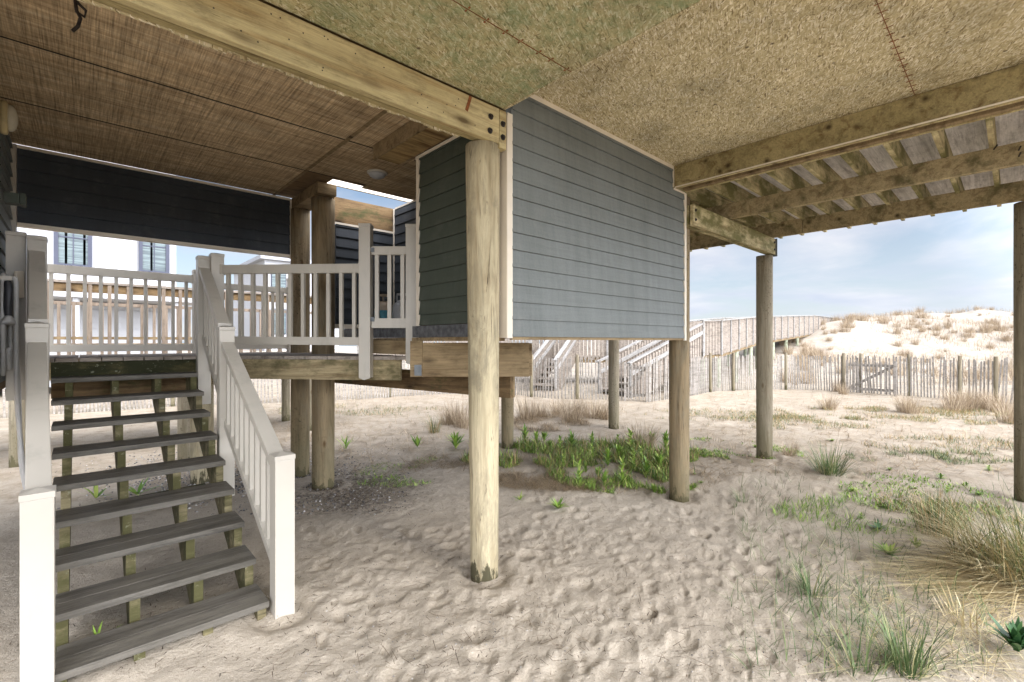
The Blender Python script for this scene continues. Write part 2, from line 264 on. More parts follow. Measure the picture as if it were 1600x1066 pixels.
M = dict(
    pine=wood('yellow pine', (0.50, 0.42, 0.235), (0.33, 0.225, 0.10), 0.0, crack=0.5, knots=1.0, blotch=.6),
    pine2=wood('green pine', (0.33, 0.275, 0.14), (0.17, 0.11, 0.05), 0.0, crack=0.4, blotch=.6),
    brownpine=wood('brown pine', (0.26, 0.19, 0.105), (0.13, 0.085, 0.042), 0.0),
    deckwood=wood('weathered deck beam', (0.37, 0.30, 0.175), (0.19, 0.135, 0.07), 0.30, mosscol=(0.11, 0.095, 0.045)),
    mossy=wood('mossy timber', (0.55, 0.47, 0.28), (0.26, 0.19, 0.09), 0.62, mosscol=(0.13, 0.12, 0.04)),
    mossdark=wood('black mossy board', (0.13, 0.105, 0.045), (0.035, 0.03, 0.014), 0.9, mosscol=(0.022, 0.025, 0.010), knots=0),
    tread=wood('grey brown tread', (0.130, 0.120, 0.102), (0.054, 0.049, 0.040), 0.0, knots=0.3, rough=0.55, blotch=0.5, crack=0.3),
    stringer=wood('green stringer', (0.23, 0.195, 0.11), (0.07, 0.058, 0.028), 0.72, knots=0, mosscol=(0.065, 0.062, 0.022)),
    grayboard=wood('grey weathered board', (0.30, 0.26, 0.22), (0.18, 0.145, 0.12), 0.0, knots=0.4, crack=0.3),
    palerail=wood('pale grey rail', (0.34, 0.33, 0.315), (0.22, 0.205, 0.19), 0.0, knots=0),
    slat=wood('grey fence slat', (0.33, 0.305, 0.275), (0.20, 0.175, 0.15), 0.0, knots=0, crack=0.3),
    ledger=wood('dark brown beam', (0.19, 0.125, 0.062), (0.10, 0.062, 0.03), 0.15),
    greenpost=wood('green treated post', (0.44, 0.48, 0.36), (0.26, 0.27, 0.18), 0.2, axis='z', knots=0),
    plyface=wood('figured plywood', (0.34, 0.235, 0.105), (0.13, 0.07, 0.028), 0.0, knots=0.5, crack=0.2),
    paleboard=wood('pale lilac grey board', (0.66, 0.63, 0.63), (0.42, 0.39, 0.38), 0.0, knots=0, blotch=.3),
    graybrown=wood('grey brown rail', (0.22, 0.175, 0.135), (0.12, 0.09, 0.065), 0.0, axis='z', knots=0),
    rust=plain('rust', (0.20, 0.065, 0.02), 0.9, vary=0.5, scale=40),
    bolt=plain('dark bolt', (0.035, 0.028, 0.025), 0.6, 0.6, vary=0.5, scale=60),
    vinyl=plain('white vinyl', (0.44, 0.405, 0.340), 0.38, vary=0.04, scale=4, dirt=0.35),
    trim=plain('cream trim', (0.66, 0.59, 0.48), 0.6, vary=0.05, scale=6),
    siding=siding_mat('grey blue siding', (0.138, 0.150, 0.140), (0.168, 0.182, 0.174)),
    sidingshade=siding_mat('shade-darkened siding', (0.030, 0.035, 0.041), (0.042, 0.049, 0.057)),  # the same siding, its colour darkened to hold the backlit shade
    greenshade=siding_mat('shade-darkened green siding', (0.050, 0.062, 0.046), (0.068, 0.080, 0.062)),  # siding copy with the return wall's shade in its colour; vent hood shares it
    flash=plain('galvanised flashing', (0.16, 0.165, 0.175), 0.5, 0.7, vary=0.45, scale=24),
    zinc=plain('zinc bracket', (0.15, 0.165, 0.175), 0.6, 0.2, vary=0.2, scale=20),
    osb=osb_mat('osb', 0.0), osbg=osb_mat('green osb', 1.0), ply=roughply_mat('rough sawn plywood'),
    pile=pile_mat('peeled pile', (0.47, 0.41, 0.275), (0.28, 0.22, 0.13), 0.15),
    pileold=pile_mat('old brown pile', (0.26, 0.20, 0.12), (0.11, 0.08, 0.045), 1.0),
    pilegrey=pile_mat('weathered grey pile', (0.28, 0.245, 0.18), (0.17, 0.135, 0.085), 1.0),
    white=plain('white house paint', (0.38, 0.385, 0.395), 0.6, vary=0.02),
    navy=plain('dark window trim', (0.04, 0.045, 0.07), 0.5),
    wire=plain('galvanised wire', (0.35, 0.33, 0.30), 0.6, 0.5),
    hose=plain('grey hose', (0.46, 0.45, 0.43), 0.5, vary=0.1),
    black=plain('black rubber', (0.025, 0.025, 0.028), 0.5),
    lampglass=plain('lamp lens', (0.55, 0.50, 0.38), 0.25, vary=0.1),
    lampbase=plain('yellowed lamp rim', (0.52, 0.42, 0.22), 0.5, vary=0.2),
    tank=plain('grey tank', (0.42, 0.43, 0.44), 0.45, vary=0.12, dirt=0.4),
    tanktan=plain('rusted tan tank', (0.34, 0.27, 0.19), 0.6, vary=0.2, dirt=0.5),
    teal=plain('teal label', (0.03, 0.17, 0.22), 0.5, vary=0.3, scale=30),
    greyroof=plain('grey roof', (0.30, 0.31, 0.33), 0.8), sand=sand_mat(),
    straw=blade_mat('dry straw grass', [(0, (0.30, 0.22, 0.10)), (0.4, (0.58, 0.47, 0.26)), (1, (0.80, 0.72, 0.46))]),
    pinkstraw=blade_mat('pale dry grass', [(0, (0.20, 0.145, 0.095)), (0.5, (0.37, 0.285, 0.19)), (1, (0.56, 0.46, 0.32))]),
    brownstraw=blade_mat('brown dead grass', [(0, (0.13, 0.085, 0.045)), (0.5, (0.26, 0.185, 0.105)), (1, (0.42, 0.33, 0.20))]),
    green=blade_mat('green grass', [(0, (0.045, 0.085, 0.025)), (0.5, (0.095, 0.15, 0.05)), (0.8, (0.19, 0.235, 0.09)), (1, (0.46, 0.40, 0.21))]),
    leaf=blade_mat('green leaf', [(0, (0.085, 0.17, 0.025)), (0.6, (0.21, 0.33, 0.05)), (1, (0.42, 0.48, 0.13))], 0.5),
    darkleaf=blade_mat('dark green leaf', [(0, (0.03, 0.085, 0.03)), (1, (0.08, 0.18, 0.06))], 0.45),
    mixgrass=blade_mat('green and brown grass', [(0, (0.05, 0.09, 0.03)), (0.45, (0.12, 0.17, 0.06)), (0.6, (0.30, 0.20, 0.08)), (1, (0.45, 0.33, 0.16))]),
    litter=blade_mat('dark litter', [(0, (0.05, 0.038, 0.028)), (0.6, (0.14, 0.10, 0.065)), (1, (0.38, 0.31, 0.22))], 0.9),
    peb=blade_mat('grey pebble', [(0, (0.06, 0.06, 0.06)), (0.6, (0.20, 0.19, 0.18)), (1, (0.55, 0.52, 0.48))], 0.8),
)
def glassm():
    t = NT('window glass', 0.3, 0.4); co = t.coord(); n = t.noise(t.map(co, (0.6, 1, 14)), 1.0, 2)
    t.col(t.ramp(n, [(0.42, (0.055, 0.075, 0.08)), (0.55, (0.13, 0.17, 0.17))])); return t.m
M['glass'] = glassm()

# ------------------------------------------------------------------ helpers
WM = {}
def reg(o, m): WM[o.name] = m.copy()
def put(o, mat4, parent):
    if parent is not None:
        o.parent = parent; o.matrix_basis = WM[parent.name].inverted() @ mat4
    else: o.matrix_basis = mat4
    C.objects.link(o); reg(o, mat4); return o
def tag(o, label=None, cat=None, group=None, kind=None):
    for k, v in (('label', label), ('category', cat), ('group', group), ('kind', kind)):
        if v: o[k] = v
    return o
def thing(name, loc, label, cat, group=None, kind=None, rz=0.0):
    o = bpy.data.objects.new(name, None); o.empty_display_size = 0.1
    put(o, Matrix.Translation(loc) @ Matrix.Rotation(rz, 4, 'Z'), None); return tag(o, label, cat, group, kind)
def mesh(name, v, f, mat, parent=None, M4=None, smooth=False, attr=None):
    me = bpy.data.meshes.new(name); me.from_pydata([tuple(p) for p in v], [], f); me.update()
    if smooth:
        for p in me.polygons: p.use_smooth = True
    me.materials.append(mat)
    o = bpy.data.objects.new(name, me); return put(o, M4 or Matrix.Identity(4), parent)
def boxvf(x0, x1, y0, y1, z0, z1):
    v = [(x0, y0, z0), (x1, y0, z0), (x1, y1, z0), (x0, y1, z0), (x0, y0, z1), (x1, y0, z1), (x1, y1, z1), (x0, y1, z1)]
    return v, [(0, 3, 2, 1), (4, 5, 6, 7), (0, 1, 5, 4), (1, 2, 6, 5), (2, 3, 7, 6), (3, 0, 4, 7)]
class MB:
    def __init__(s): s.v = []; s.f = []
    def add(s, v, f, m=None):
        k = len(s.v); s.v += [tuple(m @ Vector(p)) if m else tuple(p) for p in v]; s.f += [tuple(i + k for i in q) for q in f]; return s
    def box(s, x0, x1, y0, y1, z0, z1, m=None): return s.add(*boxvf(x0, x1, y0, y1, z0, z1), m)
    def prism(s, poly, t0, t1, plane='yz'):
        n = len(poly)
        def P(u, w, t): return (t, u, w) if plane == 'yz' else (u, w, t)
        v = [P(u, w_, t0) for u, w_ in poly] + [P(u, w_, t1) for u, w_ in poly]
        f = [tuple(range(n)), tuple(range(2 * n - 1, n - 1, -1))] + [(i, i + n, (i + 1) % n + n, (i + 1) % n) for i in range(n)]
        return s.add(v, f)
    def tube(s, pts, r, n=8):
        pts = [Vector(p) for p in pts]; rings = []
        for i, p in enumerate(pts):
            d = (pts[min(i + 1, len(pts) - 1)] - pts[max(i - 1, 0)]).normalized()
            a = d.cross(Vector((0.13, 0.31, 0.94))).normalized(); b = d.cross(a)
            rr = r(i / (len(pts) - 1)) if callable(r) else r
            rings.append([tuple(p + (a * math.cos(2 * math.pi * k / n) + b * math.sin(2 * math.pi * k / n)) * rr) for k in range(n)])
        k0 = len(s.v)
        for g in rings: s.v += g
        for i in range(len(rings) - 1):
            for k in range(n):
                s.f.append((k0 + i * n + k, k0 + i * n + (k + 1) % n, k0 + (i + 1) * n + (k + 1) % n, k0 + (i + 1) * n + k))
        s.f.append(tuple(k0 + k for k in range(n))[::-1]); s.f.append(tuple(k0 + (len(rings) - 1) * n + k for k in range(n)))
        return s
    def lathe(s, prof, n=24, m=None):
        v = []; f = []
        for r, z in prof:
            for k in range(n): v.append((r * math.cos(2 * math.pi * k / n), r * math.sin(2 * math.pi * k / n), z))
        for i in range(len(prof) - 1):
            for k in range(n): f.append((i * n + k, i * n + (k + 1) % n, (i + 1) * n + (k + 1) % n, (i + 1) * n + k))
        f.append(tuple(range(n))[::-1]); f.append(tuple((len(prof) - 1) * n + k for k in range(n)))
        return s.add(v, f, m)
    def build(s, name, mat, parent=None, M4=None, smooth=False, bev=0.0):
        if M4 is None and parent is not None and s.v:
            pass
        o = mesh(name, s.v, s.f, mat, parent, M4, smooth)
        bm = bmesh.new(); bm.from_mesh(o.data)
        bmesh.ops.recalc_face_normals(bm, faces=bm.faces)
        if bev: bmesh.ops.bevel(bm, geom=[e for e in bm.edges if len(e.link_faces) == 2 and e.calc_face_angle(0) > 0.6], offset=bev, segments=2, affect='EDGES', profile=0.7)
        bm.to_mesh(o.data); bm.free()
        return o
def frame(p0, p1, up=(0, 0, 1)):
    p0, p1 = Vector(p0), Vector(p1); x = (p1 - p0).normalized(); y = Vector(up).cross(x).normalized(); z = x.cross(y)
    m = Matrix((x, y, z)).transposed().to_4x4(); m.translation = p0; return m, (p1 - p0).length
def timber(name, p0, p1, w_, h, mat, parent=None, bev=0.003, plumb=False, wob=0.0):
    """a board from p0 to p1 (centre line of its top face); local x runs along it"""
    m, L = frame(p0, p1); b = MB().box(0, L, -w_ / 2, w_ / 2, -h, 0)
    if plumb:     # ends cut plumb on a sloping board
        sl_ = (Vector(p1) - Vector(p0)).normalized(); k = sl_.z / max(1e-6, math.hypot(sl_.x, sl_.y))
        b.v = [(x + (-z) * k * (1), y, z) if True else (x, y, z) for x, y, z in b.v]
    return b.build(name, mat, parent, m, bev=bev)
def at(x, y, z=0.0):
    """the point at height z seen at photo pixel (x, y) - used only to read positions off the photograph"""
    r = (x - 800) / FPX; d = (z - CH) * FPX / (533 - y); return (d * (r * sT + cT), d * (sT - r * cT))
def atd(x, d):
    r = (x - 800) / FPX; return (d * (r * sT + cT), d * (sT - r * cT))
def pycopy(o, parent=None, world=None):
    c = o.copy(); C.objects.link(c); c.parent = parent
    if world is not None: c.matrix_basis = world; 
    WM[c.name] = (WM[parent.name] @ c.matrix_basis) if parent else c.matrix_basis.copy()
    for ch in [q for q in kids.get(o.name, [])]: pycopy(ch, c)
    return c
kids = {}
def ck(root):
    for o in list(C.objects):
        if o.parent is not None: kids.setdefault(o.parent.name, [])
        if o.parent is not None and o not in kids[o.parent.name]: kids[o.parent.name].append(o)

# value noise
def vnoise(x, y, seed=0):
    xi = np.floor(x).astype(np.int64); yi = np.floor(y).astype(np.int64); xf = x - xi; yf = y - yi
    def h(a, b):
        n = (a * 374761393 + b * 668265263 + seed * 974634777) & 0xffffffff
        n = ((n ^ (n >> 13)) * 1274126177) & 0xffffffff
        return ((n ^ (n >> 16)) & 0xffff) / 65535.0
    u = xf * xf * (3 - 2 * xf); v = yf * yf * (3 - 2 * yf)
    return (h(xi, yi) * (1 - u) + h(xi + 1, yi) * u) * (1 - v) + (h(xi, yi + 1) * (1 - u) + h(xi + 1, yi + 1) * u) * v
def fbm(x, y, o=4, seed=0):
    s = 0; a = 0.5
    for i in range(o): s = s + a * vnoise(x * 2 ** i, y * 2 ** i, seed + i); a *= 0.5
    return s
def sstep(a, b, x):
    t = np.clip((x - a) / (b - a), 0, 1); return t * t * (3 - 2 * t)
def G(X, Y):
    """height of the sand without footprints"""
    X = np.asarray(X, float); Y = np.asarray(Y, float)
    u = X * sT - Y * cT; v = X * cT + Y * sT; d = np.hypot(X, Y)
    z = -0.04 * sstep(3.2, 4.6, d) + (fbm(X * 0.5, Y * 0.5, 3, 5) - 0.44) * 0.07 * sstep(3.5, 7, d)
    z = z + 0.045 * np.exp(-(((X - 0.35) / 0.9) ** 2 + ((Y - 3.05) / 0.35) ** 2)) - 0.07 * np.exp(-((X - 4.83) ** 2 + (Y - 2.49) ** 2) / 1.1)
    t = u / np.maximum(v, 1)
    k = sstep(-0.15, 0.55, t) * 0.55 + sstep(0.5, 0.85, t) * 0.45
    dn = sstep(16.5, 37, v + 2.2 * (fbm(X * .12, Y * .12, 2, 9) - .5) * 4) * (0.9 + 2.75 * k)
    dn = dn * (0.82 + 0.40 * fbm(X * 0.14, Y * 0.14, 4, 3)) + sstep(20, 32, v) * (fbm(X * 0.55, Y * 0.55, 4, 8) - .45) * 0.75 * sstep(.1, .5, t)
    dn = dn * sstep(-4, 6, v)
    dn = np.where(v > 60, dn * (1 - sstep(60, 140, v)) - 1.5 * sstep(60, 140, v), dn)
    return z + dn

# ------------------------------------------------------------------ ground
def build_ground():
    a0 = TH
    fan = np.concatenate([np.arange(-56, 56, 0.20), np.arange(56, 304, 2.0)]); ang = a0 - np.radians(fan)
    rr = [0.0, 0.35]
    while rr[-1] < 1500: rr.append(rr[-1] * (1.0105 if 1.2 < rr[-1] < 14 else 1.03) if rr[-1] > 0.34 else 0.35)
    rr = np.array(rr[1:]); A, Rr = np.meshgrid(ang, rr); X = Rr * np.cos(A); Y = Rr * np.sin(A); Z = G(X, Y)
    near = (1 - sstep(6.5, 11, Rr))
    Z += near * ((fbm(X * 1.3, Y * 1.3, 3, 21) - .44) * 0.045 + (fbm(X * 6, Y * 6, 3, 22) - .44) * 0.022 + (fbm(X * 19, Y * 19, 3, 23) - .44) * 0.009)
    Z += (1 - near) * (fbm(X * 2.2, Y * 2.2, 3, 31) - .44) * 0.07 * (1 - sstep(14, 40, Rr))
    # footprints and scuffed hollows
    n = 0
    U, V = X * sT - Y * cT, X * cT + Y * sT
    tries = 0
    P = []
    while n < 1250 and tries < 20000:
        tries += 1
        v = 1.25 + 6.2 * random.random() ** 1.1; px = 480 + 900 * random.random()
        u = (px - 800) / FPX * v
        if v > 4.2 and px < 820: continue
        if v < 1.9 and px < 520: continue
        if v > 5.2 and random.random() < .5: continue
        if px > 1230 and random.random() < .6: continue
        dm = 0.045 if v < 4 else 0.07
        if any((u - q[0]) ** 2 + (v - q[1]) ** 2 < (dm * (0.9 + random.random())) ** 2 for q in P): continue
        P.append((u, v)); n += 1
    for (u, v) in P:
        th = random.gauss(0.3, 0.9); L = random.choice((.018, .024, .032, .04, .05, .062, .075)) * random.uniform(.8, 1.2); W = L * random.uniform(0.42, 0.85); dp = random.uniform(0.005, 0.026) * (L / 0.075) ** .6; asy = random.uniform(-.5, .5)
        m = (np.abs(U - u) < 0.4) & (np.abs(V - v) < 0.4)
        if not m.any(): continue
        a = (U[m] - u) * math.cos(th) + (V[m] - v) * math.sin(th); b = -(U[m] - u) * math.sin(th) + (V[m] - v) * math.cos(th)
        b = b * (1 + asy * np.tanh(b / W)); q = np.sqrt((a / L) ** 2 + (b / W) ** 2) + (fbm(X[m] * 14, Y[m] * 14, 2, 5) - .4) * .7; q = np.maximum(q, 0)
        Z[m] += -dp * np.exp(-(q ** 4.5) * 0.9) + dp * 0.16 * np.exp(-((q - 1.45) / 0.42) ** 2)
    for (px0, py0) in ((2.03, 2.47), (4.83, 2.51), (7.10, 2.41), (2.0, 5.28), (1.965, 5.92), (7.22, -.1), at(959, 668, -.05), at(793, 700, -.05), (.862, 2.90)):
        q = np.hypot(X - px0, Y - py0); m = q < .6; qq = q[m] + (fbm(X[m] * 7, Y[m] * 7, 2, 8) - .4) * .08
        Z[m] += -.022 * np.exp(-((qq - .13) / .05) ** 2) + .016 * np.exp(-((qq - .24) / .07) ** 2)
    nr, na = X.shape
    co = np.empty((nr * na + 1, 3)); co[:-1, 0] = X.ravel(); co[:-1, 1] = Y.ravel(); co[:-1, 2] = Z.ravel(); co[-1] = (0, 0, 0)
    i = np.arange(nr - 1)[:, None] * na; j = np.arange(na)[None, :]; j2 = (j + 1) % na
    q = np.stack([i + j, i + j2, i + na + j2, i + na + j], -1).reshape(-1, 4)
    me = bpy.data.meshes.new('sand_ground'); nq = len(q); tri = np.stack([np.arange(na), np.full(na, nr * na), (np.arange(na) + 1) % na], -1)
    me.vertices.add(len(co)); me.vertices.foreach_set('co', co.ravel())
    loops = np.concatenate([q.ravel(), tri.ravel()]); me.loops.add(len(loops)); me.loops.foreach_set('vertex_index', loops.astype(np.int32))
    st = np.concatenate([np.arange(nq) * 4, nq * 4 + np.arange(na) * 3]); me.polygons.add(nq + na)
    me.polygons.foreach_set('loop_start', st.astype(np.int32))
    me.update(calc_edges=True); me.validate()
    me.polygons.foreach_set('use_smooth', np.ones(len(me.polygons), bool))
    z = me.color_attributes.new('zone', 'FLOAT_COLOR', 'POINT')
    d = np.hypot(co[:, 0], co[:, 1]); x, y = co[:, 0], co[:, 1]; v = x * cT + y * sT
    yard = sstep(5.0, 7.5, d + (fbm(x * .8, y * .8, 3, 41) - .45) * 3) * (1 - 0.6 * sstep(24, 34, v)); dune = sstep(14, 22, v)
    cx, cy = at(560, 765, 0.0); lit = np.exp(-(((x - cx) ** 2 + (y - cy) ** 2) / 0.55)) + 0.8 * np.exp(-(((x - at(430, 705)[0]) ** 2 + (y - at(430, 705)[1]) ** 2) / 0.5))
    lit = np.clip(lit * (0.4 + 1.3 * fbm(x * 4, y * 4, 3, 77)), 0, 1)
    cc = np.ones((len(co), 4)); cc[:, 0] = yard; cc[:, 1] = dune; cc[:, 2] = lit
    z.data.foreach_set('color', cc.ravel().astype(np.float32))
    me.materials.append(M['sand']); o = bpy.data.objects.new('sand_ground', me); put(o, Matrix.Identity(4), None)
    tag(o, 'pale trampled beach sand rising into white dunes', 'sand', kind='structure'); return o
ground = build_ground()
def gz(x, y): return float(G(x, y))
# the sea beyond the dunes
tag(MB().box(-900, 2500, -900, 2500, -3.0, -1.2, None).build('sea', plain('sea water', (0.05, 0.10, 0.13), 0.15)), None, None, kind='structure')

# ------------------------------------------------------------------ piles
def pile(x, y, z1, r0, r1, mat, label, z0=None, lean=(0, 0)):
    z0 = gz(x, y) if z0 is None else z0; H = z1 - z0; n = 28; v = []; f = []; K = 22; sd_ = random.randint(0, 999)
    for i in range(K + 1):
        t = i / K; z = -0.25 + (H + 0.25) * t
        for k in range(n):
            a = 2 * math.pi * k / n; w_ = vnoise(np.array([3 * math.cos(a) + 5.0]), np.array([3 * math.sin(a) + 5 + z * .4]), sd_)[0] - .5
            r = (r0 + (r1 - r0) * max(0, z / H)) * (1 + 0.035 * w_ + 0.012 * (vnoise(np.array([9 * math.cos(a) + 20.]), np.array([9 * math.sin(a) + 20 + z * 1.3]), sd_ + 1)[0] - .5))
            v.append((r * math.cos(a) + lean[0] * z / H, r * math.sin(a) + lean[1] * z / H, z))
    for i in range(K):
        for k in range(n): f.append((i * n + k, i * n + (k + 1) % n, (i + 1) * n + (k + 1) % n, (i + 1) * n + k))
    f.append(tuple(K * n + k for k in range(n)))
    o = mesh('timber_pile', v, f, mat, None, Matrix.Translation((x, y, z0)), True)
    return tag(o, label, 'pile', 'round timber piles')
main_pile = pile(2.03, 2.47, 2.927, 0.095, 0.117, M['pile'], 'pale peeled pile in the middle foreground with rot at its foot', lean=(-0.012, 0.005))
pile(4.83, 2.51, 3.16, 0.104, 0.112, M['pileold'], 'brown pile behind the far end of the grey siding wall')
pile(7.10, 2.41, 2.80, 0.103, 0.106, M['pilegrey'], 'weathered pile alone under the end of the mossy girder')
pile(*at(959, 668, -.05), 3.0, 0.098, 0.10, M['pilegrey'], 'slim grey pile standing in the green weeds near the sand fence gate')
pile(*at(793, 700, -.05), 1.05, 0.095, 0.1, M['pileold'], 'short dark pile half hidden behind the middle pile, carrying a beam end')
pile(2.00, 5.28, 3.19, 0.118, 0.122, M['pileold'], 'thick brown pile right of its twin beside the deck, dark at the foot')
pile(1.965, 5.92, 3.19, 0.104, 0.110, M['pileold'], 'brown pile left and behind of its twin at the end of the dropped siding')
pile(7.22, -0.10, 3.04, 0.112, 0.112, M['pilegrey'], 'grey pile cut off by the right edge of the photo')
pile(1.04, 6.44, 1.22, 0.115, 0.115, M['pile'], 'short pale pile with green algae seen between the stair treads')
pile(1.03, 7.45, 1.30, 0.10, 0.10, M['pilegrey'], 'thin pile just behind the short pale pile, seen through the stairs')

# ------------------------------------------------------------------ house underside
house = thing('beach_house', (2.0, 1.0, 2.9), 'underside of the raised beach house with particle board and rough plywood ceilings', 'house')
def panels(name, xs, ys, z, t, mat, parent, gap=0.0035, skip=()):
    b = MB()
    for i in range(len(xs) - 1):
        for j in range(len(ys) - 1):
            if (i, j) in skip: continue
            b.box(xs[i] + gap / 2, xs[i + 1] - gap / 2, ys[j] + gap / 2, ys[j + 1] - gap / 2, z + 0.0012 * ((i * 7 + j * 3) % 3), z + t)
    return b.build(name, mat, parent)
ZL, ZR, ZB = 3.17, 3.386, 3.32
c1 = panels('particle_board_ceiling', [-1.5, -0.34, 2.10], [-1.3, -0.68, 0.54, 1.76, 2.355], ZL, 0.018, M['osbg'], house)
tag(c1, 'greenish lower particle board ceiling')
c2 = panels('particle_board_ceiling', [2.12, 3.38, 4.60], [-1.3, 0.495, 2.50], ZR, 0.018, M['osb'], house)
tag(c2, 'brighter tan particle board ceiling, one step higher')
bk = MB(); bk.box(-1.5, 2.11, -1.3, 2.46, ZL + 0.02, ZL + 0.06); bk.box(2.08, 4.7, -1.3, 2.9, ZR + 0.02, ZR + 0.06); bk.build('subfloor', M['ledger'], house)
MB().box(2.1015, 2.1185, -1.3, 2.36, ZL + 0.0005, ZR + 0.015).build('step_edge', M['osb'], house)
b = MB()
b.box(-1.3, 2.10, 1.7585, 1.7615, ZL - 0.0015, ZL + .001)
for i in range(22):
    x = -0.5 + i * 0.122 + random.uniform(-.02, .02)
    for s_ in (-1, 1): b.box(x - .004, x + .004, 1.76 + s_ * .014 - .006, 1.76 + s_ * .014 + .006, ZL - .0018, ZL + .001)
b.build('rusty_seam', M['rust'], house); b = MB()
for i in range(26):
    x = 2.2 + i * 0.09
    b.box(x - .003, x + .003, .495 - .022 - .006 * (i % 2), .495 + .018, ZR - .0016, ZR + .001)
b.box(2.12, 4.44, .4935, .4965, ZR - 0.002, ZR + .001)
for i in range(26):
    x, z = random.uniform(0, 2), random.choice((2.97, 3.04, 3.11)) + random.uniform(-.02, .02); MB().box(x - .003, x + .003, 2.3505, 2.353, z - .003, z + .003).build('nail_head', M['bolt'], house)
b.build('rusty_seam', M['rust'], house)
# rough plywood ceiling over stairs and deck
c3 = panels('plywood_ceiling', [-1.3, -0.77, 1.67, 2.32], [2.46, 3.89, 4.86, 5.93], ZB, 0.012, M['ply'], house, 0.010, skip=[(2, 2)])
c3b = panels('plywood_ceiling', [2.32, 3.3, 4.7], [2.52, 3.89, 5.0], ZB, 0.012, M['ply'], house, 0.006)
MB().box(-1.3, 1.99, 2.47, 5.99, ZB + .02, ZB + .05).box(1.99, 4.7, 2.52, 4.98, ZB + .02, ZB + .05).build('subfloor', M['ledger'], house)
MB().box(-.44, 1.99, 3.885, 3.895, ZB - 0.003, ZB + .001).box(-.44, 1.99, 4.856, 4.864, ZB - 0.003, ZB + .001).box(2.33, 3.0, 3.886, 3.894, ZB - 0.003, ZB + .001).build('panel_seam', M['bolt'], house)
MB().box(1.655, 1.685, 2.47, 5.93, ZB - 0.006, ZB - 0.0005).build('seam_batten', M['brownpine'], house)
# long pine beam over the middle pile: doubled boards with a ragged sheet between
gb = MB().box(-1.3, 2.06, 2.352, 2.392, 2.926, 3.158).build('beam', M['pine'], house, Matrix.Identity(4), bev=.003)
MB().box(2.064, 2.125, 2.352, 2.45, 2.90, 3.158).build('beam_end', M['pine'], house, bev=.003)
MB().box(-1.3, 2.05, 2.410, 2.456, 2.934, 3.31).build('beam', M['pine2'], house, bev=.003)
rg = MB(); x = -1.3
while x < 1.8:
    L = random.uniform(.02, .06); rg.box(x, x + L, 2.458, 2.474, 2.928 + random.uniform(-.006, .008), 3.1); x += L
rg.build('ragged_board_edge', M['osb'], house)
MB().box(-1.3, 2.05, 2.393, 2.409, 2.938, 3.158).build('beam_core', M['brownpine'], house)
for (x, z) in ((1.985, 3.08), (1.978, 2.985), (2.092, 3.065), (2.092, 2.975)):
    m = Matrix.Translation((x, 2.351, z)) @ Matrix.Rotation(R(90), 4, 'X')
    MB().lathe([(0.020, 0), (0.020, .004), (0.013, .005), (0.012, .016), (0.006, .018)], 12, m).build('bolt', M['bolt'], house)
m = Matrix.Translation((1.80, 2.3505, 3.10)) @ Matrix.Rotation(R(18), 4, 'Y')
MB().box(-.010, .010, -.004, 0, -.05, .055, m).build('strap', M['rust'], house)
# boxed plywood drop beside the enclosure
MB().box(1.90, 2.128, 2.476, 3.81, 3.205, 3.315).build('boxed_soffit', M['plyface'], house, bev=.002)
MB().box(1.886, 1.898, 2.476, 3.83, 3.190, 3.317).build('boxed_soffit_edge', M['brownpine'], house)
# header on the twin piles
MB().box(1.865, 2.07, 5.08, 5.92, 3.195, 3.315).build('header', M['brownpine'], house, bev=.003)
# right-hand ceiling edge beam (several plies)
for i, (x0, x1, z0, mt) in enumerate(((4.44, 4.478, 3.165, 'pine2'), (4.481, 4.545, 3.178, 'pine'), (4.548, 4.60, 3.195, 'ledger'), (4.603, 4.66, 3.172, 'brownpine'), (4.663, 4.685, 3.165, 'pine'))):
    MB().box(x0, x1, -1.6, 2.352 if x1 > 4.6 else 2.36, z0, 3.384).build('edge_beam_ply', M[mt], house, bev=.002)
MB().box(4.43, 4.4395, -1.6, 2.35, 3.160, 3.169).build('edge_strip', M['trim'], house)

# ------------------------------------------------------------------ siding
def laps(b, L, z0, z1, e=0.1215, zbase=None, x0=0.0):
    zb = z0 if zbase is None else zbase; z = zb
    while z < z1 - 1e-4:
        za, zt = max(z, z0), min(z + e, z1)
        if zt > z0:
            fo = lambda q: 0.022 - 0.017 * (q - z) / e
            v = [(x0, 0, za), (L, 0, za), (L, -fo(za), za), (x0, -fo(za), za), (x0, 0, zt), (L, 0, zt), (L, -fo(zt), zt), (x0, -fo(zt), zt)]
            b.add(v, [(0, 3, 2, 1), (4, 5, 6, 7), (0, 1, 5, 4), (1, 2, 6, 5), (2, 3, 7, 6), (3, 0, 4, 7)])
        z += e
    return b
def siding(name, p0, p1, z0, z1, mat, parent, e=0.1215, zbase=None, back=0.06):
    """siding in the vertical plane p0-p1, boards on the right-hand side of that direction"""
    m, L = frame((p0[0], p0[1], 0), (p1[0], p1[1], 0)); b = laps(MB(), L, z0, z1, e, zbase)
    b.box(0, L, 0.001, back, z0 + .002, z1 - .002)
    return b.build(name, mat, parent, m)
enc = thing('siding_enclosure', (3.4, 2.9, 1.63), 'grey blue lap sided enclosure hanging under the house behind the middle pile', 'enclosure')
b = laps(MB(), 4.44 - 2.195, 1.63, 3.384); m = Matrix.Translation((2.195, 2.385, 0))
laps(b, 4.665 - 2.195, 1.63, 3.164, x0=4.44 - 2.195); b.box(0, 4.665 - 2.195, 0.001, .05, 1.635, 3.16); b.box(0, 4.43 - 2.195, .001, .05, 3.16, 3.38)
b.build('siding_wall', M['siding'], enc, m)
o = siding('siding_wall', (2.165, 3.50), (2.165, 2.46), 1.735, 3.203, M['greenshade'], enc, zbase=1.735 - .03); tag(o, 'return wall with shade in its green grey colour')
